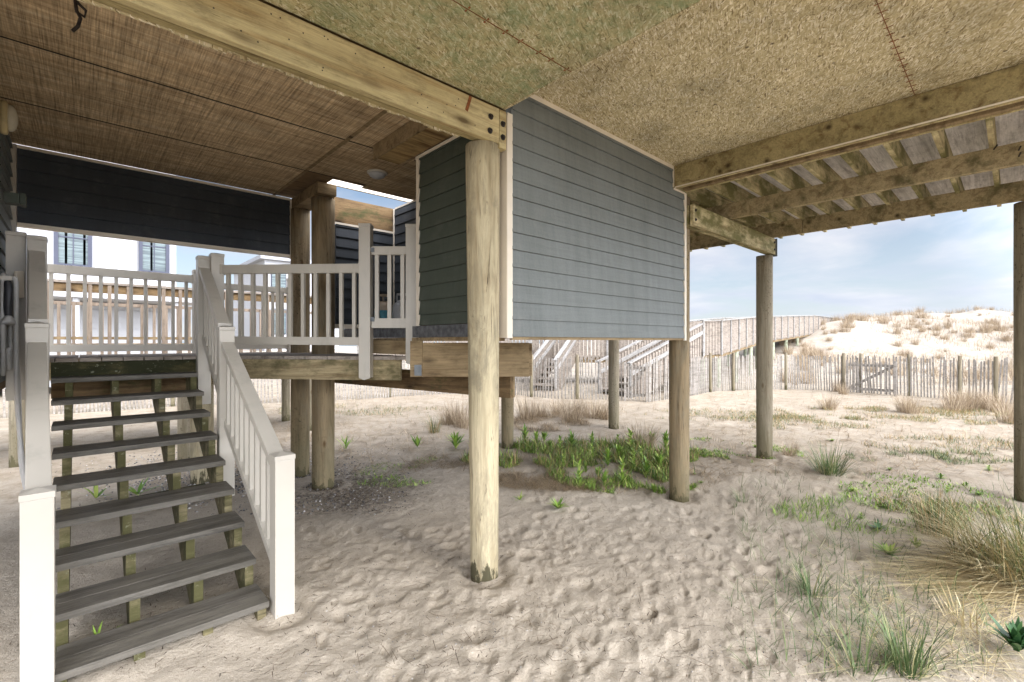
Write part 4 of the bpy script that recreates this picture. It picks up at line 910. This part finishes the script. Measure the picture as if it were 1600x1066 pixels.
walkway('boardwalk', [W3(560, 19.5, 1.02), W3(830, 18.0, 1.00), W3(1052, 17.6, 1.00)], 1.6, 'lower boardwalk seen beneath the grey siding wall', 'boardwalk', 'boarded walkways in the dunes', leg=2.9, sp=.15, wd=.1)
def bw_stairs(pb, pt, zb, zt, wid, label, n):
    a, c = Vector((*pb, zb)), Vector((*pt, zt)); t = thing('boardwalk_stairs', tuple(a), label, 'stairs', 'stairs up to the boardwalks')
    d = Vector((c.x - a.x, c.y - a.y, 0)).normalized(); nrm = Vector((-d.y, d.x, 0))
    for s_ in (0, wid):
        b = MB(); p, q = a + nrm * s_, c + nrm * s_; side_boards(b, p, q, 0.9, .25, .15, .105); b.build('side_boards', M['grayboard'], t)
        timber('hand_rail', tuple(p + Vector((0, 0, .98)) - d * .1), tuple(q + Vector((0, 0, .98))), .13, .04, M['palerail'], t)
        timber('hand_rail', tuple(p + Vector((0, 0, .72)) - nrm * .04), tuple(q + Vector((0, 0, .72)) - nrm * .04), .04, .12, M['palerail'], t)
        MB().tube([(p.x, p.y, gz(p.x, p.y) - .1), (p.x, p.y, p.z + 1.0)], .05, 8).build('newel_post', M['palerail'], t)
    m, L = frame((a.x, a.y, 0), (c.x, c.y, 0))
    for i in range(n):
        z = zb + (zt - zb) * (i + 1) / n; MB().box(L * i / n, L * (i + 1) / n + .02, .03, wid - .03, z - .04, z, m).build('tread', M['grayboard'], t)
    for s_ in (.05, wid - .09): timber('stringer', tuple(a + nrm * s_), tuple(c + nrm * s_), .05, .25, M['brownpine'], t)
bw_stairs(atd(985, 13.4), atd(1096, 15.9), .0, 1.23, 1.15, 'pale railed stairs climbing from the sand fence gate to the boardwalk', 8)
bw_stairs(atd(868, 15.2), atd(898, 17.9), .0, 1.0, .8, 'small stairs to the lower boardwalk behind the leaning fence', 6)
# neighbour's wooden walkway rail behind the landing
nbw = thing('timber_railing', (0, 8.7, 1.4), 'brown timber railing of the neighbouring deck behind the white railing', 'railing', 'neighbouring timber railings')
def simple_rail(t, y, x0, x1, ztop, zbot, sp, bw, mat, posts):
    if posts is None: MB().box(x0, x1, y - .02, y + .02, ztop - .09, ztop - .036).build('top_rail', M['graybrown'], t)
    else: MB().box(x0, x1, y - .06, y + .08, ztop - .035, ztop).build('cap_rail', M['grayboard'], t, bev=.003); MB().box(x0, x1, y - .02, y + .02, ztop - .15, ztop - .036).build('top_rail', M['ledger'], t)
    MB().box(x0, x1, y - .02, y + .02, zbot + .22, zbot + .26).build('bottom_rail', M['brownpine'], t)
    b = MB(); x = x0 + .05
    while x < x1: b.box(x - bw / 2, x + bw / 2, y - .055, y - .021, zbot - .1, ztop - .04); x += sp * random.uniform(.97, 1.03)
    b.build('balusters', M['graybrown'], t)
simple_rail(nbw, 8.7, -1.6, 3.2, 2.42, 1.40, .205, .042, 'brownpine', ())
nb2 = thing('timber_railing', (0, 10.3, 1.4), 'second timber railing of the neighbouring deck, further back', 'railing', 'neighbouring timber railings')
simple_rail(nb2, 10.3, -2.0, 4.0, 2.27, 1.30, .17, .04, 'brownpine', None)
MB().box(-1.6, 4.0, 8.74, 10.25, 1.30, 1.34).build('deck_boards', M['grayboard'], nb2)
for x in (-.6, 1.4, 3.1):
    MB().tube([(x, 8.8, gz(x, 8.8) - .1), (x, 8.8, 1.35)], .08, 10).build('post', M['pilegrey'], nbw)
    MB().tube([(x, 10.2, gz(x, 10.2) - .1), (x, 10.2, 1.295)], .08, 10).build('post', M['pilegrey'], nb2)

# ------------------------------------------------------------------ neighbouring houses
nh = thing('white_house', (-3, 20, 0), 'white board and batten house with dark framed windows behind the landing', 'house', 'neighbouring houses')
b = MB().box(-10, 2.46, 20.0, 30, 1.6, 8.5)
x = -9.6
while x < 2.4: b.box(x, x + .06, 19.955, 20.001, 2.9, 8.5); x += .42
b.build('wall', M['white'], nh)
MB().box(-10.1, 2.52, 19.9, 30.1, 2.62, 2.80).box(-10.2, 2.9, 18.3, 20.0, 2.86, 2.98).build('band_course', M['white'], nh)
MB().box(-10.5, 2.96, 19.5, 30.5, 8.5, 8.7).build('roof', M['greyroof'], nh)
b = MB(); z = 0.2
while z < 2.6: b.box(-10, 2.46, 19.975, 19.999, z, z + .19); z += .2
b.build('clapboard', M['white'], nh)
for i, x in enumerate((-9.4, -6.3, -3.2, -.1, 2.3)): MB().tube([(x, 18.5, gz(x, 18.5) - .1), (x, 18.5, 2.86)], .09, 10).build('porch_post', M['white'], nh)
for (x0, x1) in ((-.60, .27), (1.43, 2.26), (-3.1, -2.2), (-5.6, -4.8)):
    f = MB().box(x0, x0 + .10, 19.90, 19.975, 3.92, 5.75).box(x1 - .10, x1, 19.90, 19.975, 3.92, 5.75).box(x0 + .10, x1 - .10, 19.90, 19.975, 3.92, 3.99).box(x0 + .1, x1 - .1, 19.90, 19.975, 5.66, 5.75).build('window', M['navy'], nh)
    MB().box(x0 + .101, x1 - .101, 19.955, 19.968, 3.991, 5.659).build('pane', M['glass'], f)
    xm = (x0 + x1) / 2; MB().box(xm - .014, xm + .014, 19.935, 19.954, 3.991, 5.659).box(x0 + .101, xm - .015, 19.935, 19.954, 4.80, 4.84).box(xm + .015, x1 - .101, 19.935, 19.954, 4.80, 4.84).build('glazing_bar', M['navy'], f)
nh2 = thing('grey_house', (12, 42, 0), 'distant pale house with blue grey windows left of the twin piles', 'house', 'neighbouring houses')
MB().box(10.6, 16.5, 40, 50, -.1, 8).build('wall', M['white'], nh2); MB().box(10.2, 16.9, 39.6, 50.4, 8.0, 8.3).build('roof', M['greyroof'], nh2)
for x in (11.1, 12.7, 14.4):
    for z in (2.2, 5.2):
        f = MB().box(x - .06, x + 1.06, 39.92, 39.998, z - .06, z + 1.96).build('window', M['navy'], nh2); MB().box(x, x + 1, 39.88, 39.918, z, z + 1.9).build('pane', M['glass'], f)

# ------------------------------------------------------------------ vegetation
def ribbons(name, root, length, az, th0, bend, width, tint, mat, parent=None, M4=None, seg=5, leaf=False, label=None):
    root = np.asarray(root, float); n = len(root); length, az, th0, bend, width, tint = [np.broadcast_to(np.asarray(q, float), (n,)) for q in (length, az, th0, bend, width, tint)]
    side = np.stack([-np.sin(az), np.cos(az), np.zeros(n)], 1); p = root.copy(); V = np.zeros((n, 2 * (seg + 1), 3))
    for k in range(seg + 1):
        t = k / seg; wf = (math.sin(math.pi * min(1, .12 + .88 * t) ** .8) + .05) if leaf else (1 - t) ** .6
        wf = max(wf, .04)
        V[:, 2 * k] = p - side * (width * wf / 2)[:, None]; V[:, 2 * k + 1] = p + side * (width * wf / 2)[:, None]
        th = th0 + bend * (t + .5 / seg); st_ = length / seg
        p = p + np.stack([np.cos(az) * np.sin(th) * st_, np.sin(az) * np.sin(th) * st_, np.cos(th) * st_], 1)
    nv = 2 * (seg + 1); q = np.array([[2 * k, 2 * k + 1, 2 * k + 3, 2 * k + 2] for k in range(seg)])
    F = (q[None] + (np.arange(n) * nv)[:, None, None]).reshape(-1, 4)
    me = bpy.data.meshes.new(name); me.vertices.add(n * nv); me.vertices.foreach_set('co', V.ravel()); me.loops.add(F.size); me.loops.foreach_set('vertex_index', F.ravel().astype(np.int32))
    me.polygons.add(len(F)); me.polygons.foreach_set('loop_start', (np.arange(len(F)) * 4).astype(np.int32)); me.update(calc_edges=True)
    a = me.attributes.new('tint', 'FLOAT', 'POINT'); a.data.foreach_set('value', np.repeat(tint, nv).astype(np.float32))
    me.materials.append(mat); o = bpy.data.objects.new(name, me); return put(o, M4 or Matrix.Identity(4), parent)
U = lambda a, b, n: RNG.uniform(a, b, n)
def disk(n, r, pw=.5):
    a = U(0, 2 * math.pi, n); q = r * U(0, 1, n) ** pw; return np.stack([q * np.cos(a), q * np.sin(a), np.zeros(n)], 1), a
def tuft(name, x, y, label, mat='mixgrass', n=140, h=.4, r=.08, spread=.5, width=.006, bend=.9, group='grass tufts in the sand', cat='grass tuft', lean=None, tn=(0, 1)):
    ro, a = disk(n, r); ro[:, 2] = -.02; az = a + U(-.7, .7, n)
    if lean is not None: k = U(0, 1, n) < .8; az = np.where(k, lean + RNG.normal(0, .45, n), az)
    o = ribbons(name, ro, U(.45, 1.05, n) * h, az, U(.02, spread, n), U(.2, 1, n) * bend, U(.6, 1.2, n) * width, U(*tn, n), M[mat], None, Matrix.Translation((x, y, gz(x, y))))
    return tag(o, label, cat, group)
# prominent tufts
tuft('grass_tuft', *at(1462, 832, -.03), 'upright green and russet tuft right of the low rosettes', n=260, h=.44, r=.13, spread=.35, bend=.5, width=.007)
tuft('grass_tuft', *at(1296, 742, -.05), 'wide spiky green tuft between the lone pile and the fence', 'green', n=260, h=.46, r=.14, spread=.9, bend=.7, width=.007)
tuft('grass_tuft', *at(1232, 712, -.05), 'small grey tuft at the foot of the lone pile', 'pinkstraw', n=110, h=.3, r=.1, spread=.5)
tuft('grass_tuft', *at(678, 678, -.05), 'thin greyish tuft in the sunlit sand left of the middle pile', 'mixgrass', n=120, h=.42, r=.09, spread=.4)
tuft('grass_tuft', *at(1418, 1046, 0), 'green tuft at the bottom edge of the photo', 'green', n=120, h=.34, r=.07, spread=.6, bend=.7, width=.006)
tuft('grass_tuft', *at(1270, 925, 0), 'sparse dark green tuft amid the footprints', 'green', n=70, h=.24, r=.07, spread=.9, bend=.7, width=.006)
tuft('grass_tuft', *at(1160, 775, -.03), 'tiny green tuft among the footprints near the brown pile', 'green', n=36, h=.2, r=.05, spread=.7)
tuft('grass_tuft', *at(1512, 972, 0), 'clump of cut straw stubble in the right foreground', 'straw', n=46, h=.24, r=.09, spread=.8, bend=.4, width=.007)
tuft('grass_tuft', *at(1340, 1050, 0), 'thin grass blades bending left at the bottom edge', 'green', n=26, h=.33, r=.06, spread=.8, bend=.8)
# great straw clump at right
big = thing('dune_grass_clump', (*at(1600, 905), 0), 'large straw coloured dune grass clump blown over at the right edge', 'grass clump')
gx, gy = at(1618, 900, -.02); lf = math.atan2(-cT * -1, -sT)   # direction towards photo left
lf = math.atan2(cT, -sT)
n = 1350; ro, a = disk(n, .40, .6); ro[:, 0] += gx; ro[:, 1] += gy; ro[:, 2] = G(ro[:, 0], ro[:, 1]) - .02
ribbons('dry_blades', ro, U(.3, .85, n), lf + RNG.normal(.0, .42, n), U(.35, 1.2, n), U(.4, 1.1, n), U(.004, .008, n), U(0, 1, n), M['straw'], big, seg=7)
n = 420; ro, a = disk(n, .42, .6); ro[:, 0] += gx; ro[:, 1] += gy; ro[:, 2] = G(ro[:, 0], ro[:, 1]) - .02
ribbons('green_blades', ro, U(.35, .8, n), lf + RNG.normal(0, .9, n), U(.0, .7, n), U(.3, 1.0, n), U(.004, .008, n), U(.3, 1, n), M['green'], big, seg=6)
n = 300; q0 = at(1570, 905); ro, a = disk(n, .32, .6); ro[:, 0] += q0[0]; ro[:, 1] += q0[1]; ro[:, 2] = G(ro[:, 0], ro[:, 1]) + U(.0, .03, n)
ribbons('flattened_blades', ro, U(.4, .9, n), lf + RNG.normal(.12, .22, n), U(1.40, 1.52, n), U(.02, .12, n), U(.004, .007, n), U(0, .8, n), M['straw'], big, seg=5)
# broad leaf weeds
def rosette(x, y, label, n=16, L=.13, w_=.022, mat='leaf', up=(.5, 1.25), stem=0, group='leafy weeds in the sand', h=.02):
    t = None
    k = np.arange(n); az = k * 2.399 + U(-.2, .2, n); ro = np.zeros((n, 3))
    if stem: ro[:, 2] = k / n * stem
    sc_ = (1 - .45 * k / n) if stem else U(.6, 1, n)
    o = ribbons('leafy_weed', ro, L * sc_ * U(.8, 1.15, n), az, U(*up, n), U(.1, .7, n), w_ * U(.8, 1.2, n), U(0, 1, n), M[mat], None, Matrix.Translation((x, y, gz(x, y) + h)), leaf=True, seg=6)
    return tag(o, label, 'weed', group)
rosette(*at(1588, 1022), 'dark green waxy weed in the lower right corner', 46, .17, .03, 'darkleaf', (.15, 1.1), .05)
rosette(*at(1388, 862), 'green rosette weed left of the russet tuft', 30, .13, .024, 'leaf', (.4, 1.2))
rosette(*at(1374, 822), 'small dark rosette weed uphill of the larger rosette', 20, .10, .02, 'darkleaf', (.5, 1.3))
rosette(*at(1432, 852), 'little sprig of weed between the rosette and the russet tuft', 14, .10, .018, 'leaf', (.3, .9))
rosette(*at(872, 790), 'spiky green weed on the bare sand right of the middle pile', 24, .16, .020, 'leaf', (.3, 1.25))
rosette(*at(812, 778), 'tiny weed close by the middle pile', 9, .11, .014, 'leaf', (.3, 1.2))
rosette(*at(652, 703, -.05), 'fresh green weed in the sunlit sand left of the middle pile', 20, .22, .03, 'leaf', (.1, .9))
rosette(*at(712, 706, -.05), 'tall leafy weed just left of the middle pile', 36, .26, .036, 'leaf', (.1, .9), .12)
rosette(*at(447, 652, -.05), 'bright weed behind the stair railing', 16, .24, .035, 'leaf', (.1, .8))
rosette(*at(540, 705, -.05), 'straggly weed right of the twin piles', 14, .22, .02, 'leaf', (.1, 1.0), .1)
rosette(*at(215, 770, 0), 'long leaved weed under the stairs, middle of the treads', 9, .28, .028, 'leaf', (.3, 1.2))
rosette(*at(150, 775, 0), 'long leaved weed under the stairs, towards the left', 7, .28, .028, 'leaf', (.3, 1.2))
rosette(*at(452, 915, 0), 'small sprig beside the foot of the right stair newel', 6, .12, .012, 'leaf', (.1, .9), .05)
rosette(*at(152, 1022, 0), 'seedling poking up in front of the bottom tread', 5, .12, .012, 'leaf', (.1, 1.0), .03)
# the weed bed between the piles: stalks one could count, copies of three plants
pr = [rosette(0, 0, 'x', 30, .17, .026, 'leaf', (.25, 1.0), .20), rosette(0, 0, 'x', 24, .20, .028, 'leaf', (.2, .9), .10), rosette(0, 0, 'x', 34, .14, .022, 'leaf', (.35, 1.1), .28)]
spots = [(838, 700), (858, 704), (875, 712), (893, 706), (905, 722), (880, 732), (915, 738), (935, 745), (925, 722), (950, 728), (968, 718), (985, 708), (1000, 698), (1018, 696), (990, 732), (1010, 742), (1030, 730), (972, 752), (945, 760), (1022, 762), (905, 758), (820, 694), (850, 690), (1002, 722), (1040, 705), (1060, 700), (965, 700), (925, 700), (1095, 750), (1160, 695), (1130, 690), (1180, 700), (1175, 725), (735, 698), (1420, 745), (1445, 752), (1470, 748), (1430, 765), (1400, 758), (1510, 758), (1530, 775), (1480, 770), (1410, 790), (1390, 735), (1545, 735), (1560, 805), (1330, 770), (1345, 812), (1380, 795), (1300, 690), (1350, 760)]
for i, (px_, py_) in enumerate(spots):
    src = pr[i % 3]; o = src if i < 3 else src.copy()
    if i >= 3: C.objects.link(o)
    x, y = at(px_, py_, -.05); inbed = px_ < 1070
    sc_ = random.uniform(.45, 1.15) * (1.0 if inbed else .5)
    o.matrix_basis = Matrix.Translation((x, y, gz(x, y) - .01)) @ Matrix.Rotation(random.uniform(0, 6.28), 4, 'Z') @ Matrix.Diagonal((sc_, sc_, sc_ * (1 if inbed else .5), 1))
    o['label'] = 'leafy green weed growing in the bed between the piles' if inbed else 'low green weed in the open sand on the right'
    o['group'] = 'weeds in the bed between the piles' if inbed else 'low weeds in the open sand'; o['category'] = 'weed'
def patch(name, cx, cy, rx, ry, n, mat, label, L=(.03, .09), w_=(.004, .01), th=(.1, 1.1), leaf=False, z=0.0, tn=(0, 1), thresh=.47, ang=0.0, bend=(.1, .9), fs=2.2):
    a = U(0, 2 * math.pi, n * 2); q = U(0, 1, n * 2) ** .5; x = rx * q * np.cos(a); y = ry * q * np.sin(a); X = cx + x * math.cos(ang) - y * math.sin(ang); Y = cy + x * math.sin(ang) + y * math.cos(ang)
    k = fbm(X * fs, Y * fs, 4, 55) > thresh - .0; X, Y = X[k][:n], Y[k][:n]; m = len(X); ro = np.stack([X, Y, G(X, Y) + z], 1)
    o = ribbons(name, ro, U(*L, m), U(0, 6.28, m), U(*th, m), U(*bend, m), U(*w_, m), U(*tn, m), M[mat], None, leaf=leaf, seg=3)
    return tag(o, label, 'ground cover', kind='stuff')
cx, cy = at(925, 715, -.05)
patch('ground_cover', cx, cy, 1.9, 1.0, 15000, 'leaf', 'bright green ground cover between the piles', (.02, .07), (.006, .014), leaf=True, thresh=.46, ang=-.75)
cx, cy = at(915, 718, -.05); patch('weed_grass', cx, cy, 1.75, 1.0, 4200, 'mixgrass', 'mixed grass standing in the weed bed', (.06, .24), (.004, .009), (.05, .8), thresh=.45, ang=-.75, tn=(0.1, 1))
patch('weed_grass', cx, cy, 1.7, .95, 2600, 'leaf', 'upright green leaves crowding the weed bed', (.06, .20), (.007, .015), (.05, .9), leaf=True, thresh=.49, ang=-.75)
cx, cy = at(975, 748, -.04); patch('ground_cover', cx, cy, .85, .42, 4200, 'leaf', 'bright green ground cover spilling forward on the bare sand', (.03, .10), (.006, .014), leaf=True, thresh=.49, ang=-.75)
cx, cy = at(850, 750, -.03); patch('dead_grass', cx, cy, .75, .38, 3600, 'brownstraw', 'matted brown dead grass in front of the weed bed', (.06, .16), (.002, .005), (1.0, 1.5), thresh=.40, ang=-.75, z=.015, bend=(.1, .8))
cx, cy = at(930, 735, -.03); patch('dead_grass', cx, cy, 1.6, .8, 3200, 'brownstraw', 'brown dead stems tangled through the weed bed', (.06, .2), (.002, .005), (.5, 1.5), thresh=.40, ang=-.75, z=.01, bend=(.1, .8))
cx, cy = at(690, 725, -.03); patch('dead_grass', cx, cy, .5, .4, 1500, 'brownstraw', 'matted brown dead grass left of the middle pile', (.06, .16), (.002, .005), (1.0, 1.5), thresh=.42, z=.01)
cx, cy = at(860, 662, -.05); patch('dead_grass', cx, cy, 1.0, .8, 2600, 'brownstraw', 'low dark mound of dead grass before the fence', (.1, .3), (.003, .006), (.7, 1.5), thresh=.46, z=.01)
cx, cy = at(1430, 650, -.05); patch('grass_sward', cx, cy, 3.6, 1.2, 9000, 'mixgrass', 'thin greenish grass strip before the dune fence', (.04, .14), (.004, .008), (.1, 1.2), thresh=.44, ang=-.75, tn=(.2, 1))
cx, cy = at(1440, 775, -.03); patch('ground_cover', cx, cy, 1.0, .7, 1300, 'leaf', 'low green creeping weeds on the right', (.02, .06), (.006, .012), leaf=True, thresh=.50)
cx, cy = at(1165, 700, -.03); patch('ground_cover', cx, cy, .55, .9, 1500, 'leaf', 'low green weeds around the lone pile', (.02, .07), (.006, .012), leaf=True, thresh=.47)
cx, cy = at(650, 735, -.03); patch('ground_cover', cx, cy, .8, .6, 900, 'leaf', 'scattered green seedlings left of the middle pile', (.02, .05), (.005, .010), leaf=True, thresh=.50)
for (px_, py_, rx_, ry_, n_, mt_, lb_) in ((1240, 660, 2.0, .8, 2600, 'mixgrass', 'thin patchy grass between the lone pile and the fence'), (1120, 650, 1.6, .9, 1800, 'mixgrass', 'patchy pale grass before the left part of the fence'), (1520, 700, 1.6, .8, 2200, 'mixgrass', 'thin green and straw grass near the right edge'),
    (1460, 715, 1.3, .35, 1500, 'green', 'dark low grass strip in the open sand'), (560, 640, 2.2, 1.0, 1800, 'mixgrass', 'thin patchy grass behind the twin piles'), (1330, 805, .7, .5, 900, 'leaf', 'small creeping weeds among the loose blades'), (1500, 800, .7, .5, 1300, 'mixgrass', 'low mixed grass between the russet tuft and the straw clump')):
    cx, cy = at(px_, py_, -.04)
    patch('ground_cover' if mt_ == 'leaf' else 'grass_patch', cx, cy, rx_, ry_, n_, mt_, lb_, (.03, .13), (.004, .008), (.1, 1.3), leaf=mt_ == 'leaf', thresh=.47, ang=-.75)
# right foreground: loose blades
def blades_zone(name, label, spec, mat, n, L, th, wd, tn=(0, 1), flat=False):
    ro = []; 
    while len(ro) < n:
        x, y = random.uniform(*spec[0]), random.uniform(*spec[1]); 
        if random.random() > spec[2](x, y): continue
        q = at(x, y, -.02); k = 1 if 'litter' in name else random.randint(1, 4)
        for _ in range(k): ro.append((q[0] + random.gauss(0, .012), q[1] + random.gauss(0, .012), gz(*q) - (0 if flat else .01) + (.012 if flat else 0)))
    ro = np.array(ro[:n]); n = len(ro)
    o = ribbons(name, ro, U(*L, n), U(0, 6.28, n), U(*th, n), U(.1, .9, n) * (.1 if flat else 1), U(*wd, n), U(*tn, n), M[mat], None, seg=5)
    return tag(o, label, 'grass', kind='stuff')
blades_zone('loose_grass', 'thin green blades scattered over the sand on the right', ((1140, 1600), (740, 1066), lambda x, y: .15 + .85 * max(0, 1 - abs((x - (1250 + (y - 750) * .5)) / 210))), 'green', 1700, (.05, .26), (.05, 1.1), (.002, .005), tn=(0, .75))
blades_zone('twig_litter', 'scattered twigs and bent straws on the trampled sand', ((420, 1500), (740, 1060), lambda x, y: 1.0), 'litter', 420, (.03, .15), (1.48, 1.57), (.002, .005), tn=(.1, 1), flat=True)
blades_zone('loose_straw', 'dry straw lying over the sand on the right', ((1180, 1600), (850, 1066), lambda x, y: min(1, max(.05, (x - 1200) / 300))), 'straw', 1100, (.06, .32), (1.45, 1.56), (.0015, .004), flat=True)
blades_zone('yard_straw', 'dry straw scattered over the open sand towards the fence', ((300, 1600), (612, 740), lambda x, y: .6 if x > 1060 or x < 740 else .15), 'brownstraw', 9000, (.06, .24), (1.2, 1.56), (.005, .010), tn=(0, 1), flat=True)
blades_zone('yard_grass', 'thin pale grass standing in the open sand towards the fence', ((300, 1600), (608, 720), lambda x, y: .35 + .65 * (y < 650)), 'pinkstraw', 3000, (.08, .26), (.05, .8), (.003, .006))
blades_zone('sand_litter', 'dark bits of twig and leaf on the trampled sand', ((0, 1600), (730, 1066), lambda x, y: 1.0 if x < 1000 else .4), 'litter', 2600, (.006, .05), (1.5, 1.57), (.002, .006), tn=(0, .8), flat=True)
blades_zone('leaf_litter', 'dark leaf litter around the twin piles', ((440, 680), (715, 805), lambda x, y: math.exp(-((x - 555) / 80) ** 2 - ((y - 757) / 32) ** 2)), 'litter', 3800, (.01, .05), (1.3, 1.55), (.004, .012), flat=True)
blades_zone('leaf_litter', 'leaf litter below the stairs', ((80, 460), (650, 760), lambda x, y: .5), 'litter', 1500, (.01, .06), (1.3, 1.55), (.003, .009), flat=True)
def pebbles(name, label, spec, n, rr):
    V, F, T = [], [], []
    o8 = [(1, 0, 0), (0, 1, 0), (-1, 0, 0), (0, -1, 0), (0, 0, .7), (0, 0, -.7)]; f8 = [(0, 1, 4), (1, 2, 4), (2, 3, 4), (3, 0, 4), (1, 0, 5), (2, 1, 5), (3, 2, 5), (0, 3, 5)]
    while len(T) < n:
        x, y = random.uniform(*spec[0]), random.uniform(*spec[1])
        if random.random() > spec[2](x, y): continue
        q = at(x, y, 0); z = gz(*q) + .004; r_ = random.uniform(*rr); k = len(V); T.append(random.random()); ca, sa = math.cos(x * 9), math.sin(x * 9)
        for p in o8:
            u, v_ = p[0] * random.uniform(.7, 1.3), p[1] * random.uniform(.6, 1.1); V.append((q[0] + r_ * (u * ca - v_ * sa), q[1] + r_ * (u * sa + v_ * ca), z + p[2] * r_))
        F += [tuple(i + k for i in f) for f in f8]
    o = mesh(name, V, F, M['peb'], smooth=True); a = o.data.attributes.new('tint', 'FLOAT', 'POINT'); a.data.foreach_set('value', np.repeat(np.array(T, np.float32), 6))
    return tag(o, label, 'gravel', kind='stuff')
pebbles('gravel', 'grey gravel beneath the stairs and around the twin piles', ((0, 640), (690, 800), lambda x, y: math.exp(-((x - 400) / 180) ** 2 - ((y - 745) / 35) ** 2)), 3200, (.006, .016))
pebbles('pebbles', 'stray dark pebbles and shell bits on the trampled sand', ((450, 1600), (790, 1066), lambda x, y: 1), 900, (.002, .006))
# dry grass wisps near the fence and on the dune, copied from a few
wisp = []
for i in range(4):
    n = 240; ro, a = disk(n, .22); ro[:, 2] = -.03
    o = ribbons('dry_grass_wisp', ro, U(.3, .75, n), a + U(-.8, .8, n), U(0, .45, n), U(.1, .7, n), U(.005, .010, n), U(0, 1, n), M['pinkstraw'], None, seg=4); wisp.append(o)
W = [(845, 652), (870, 648), (905, 650), (930, 654), (893, 658), (712, 662), (725, 668), (700, 664), (950, 656), (1416, 645), (1425, 648), (1500, 636), (1510, 640), (1522, 634), (1535, 640), (1550, 638), (1565, 644), (1310, 612), (1580, 660), (1490, 642), (1318, 617), (1000, 700), (1295, 640), (825, 655)]
D = []
for i in range(165):
    px_ = random.choice([random.uniform(1225, 1345), random.uniform(1345, 1640), random.uniform(1345, 1640)]); dd = random.uniform(19, 41) if px_ > 1300 else random.uniform(17, 32); D.append((px_, dd))
wi = 0
def setw(o, x, y, s_, lab, grp):
    global wi
    c = wisp[wi % 4] if wi < 4 else wisp[wi % 4].copy()
    if wi >= 4: C.objects.link(c)
    wi += 1; c.matrix_basis = Matrix.Translation((x, y, gz(x, y))) @ Matrix.Rotation(random.uniform(0, 6.28), 4, 'Z') @ Matrix.Diagonal((s_ * random.uniform(.8, 1.4), s_ * random.uniform(.8, 1.4), s_, 1)); tag(c, lab, 'dry grass', grp)
for (px_, py_) in W:
    x, y = at(px_, py_, -.05); lf_ = px_ < 1060
    setw(None, x, y, random.uniform(.6, .95), 'wispy dry grass behind the weed bed near the left fence' if lf_ else 'wispy dry grass in front of the long dune fence', 'dry grass by the left fence' if lf_ else 'dry grass by the dune fence')
for (px_, dd) in D:
    x, y = atd(px_, dd)
    setw(None, x, y, random.uniform(.4, 1.1), 'clump of dry dune grass on the white dune', 'dry grass clumps on the dune')
X = []; 
n = 34000; px_ = U(1180, 1700, n); dd = U(17, 44, n); r_ = (px_ - 800) / FPX; x = dd * (r_ * sT + cT); y = dd * (sT - r_ * cT); k = fbm(x * .35, y * .35, 4, 66) > .43; x, y = x[k], y[k]; n = len(x)
tag(ribbons('dune_grass', np.stack([x, y, G(x, y) - .02], 1), U(.15, .5, n), U(0, 6.28, n), U(0, .8, n), U(.1, .7, n), U(.008, .018, n), U(0, 1, n), M['pinkstraw'], None, seg=3), 'sparse dry grass cover on the dune', 'grass', kind='stuff')
print('objects', len(bpy.data.objects))
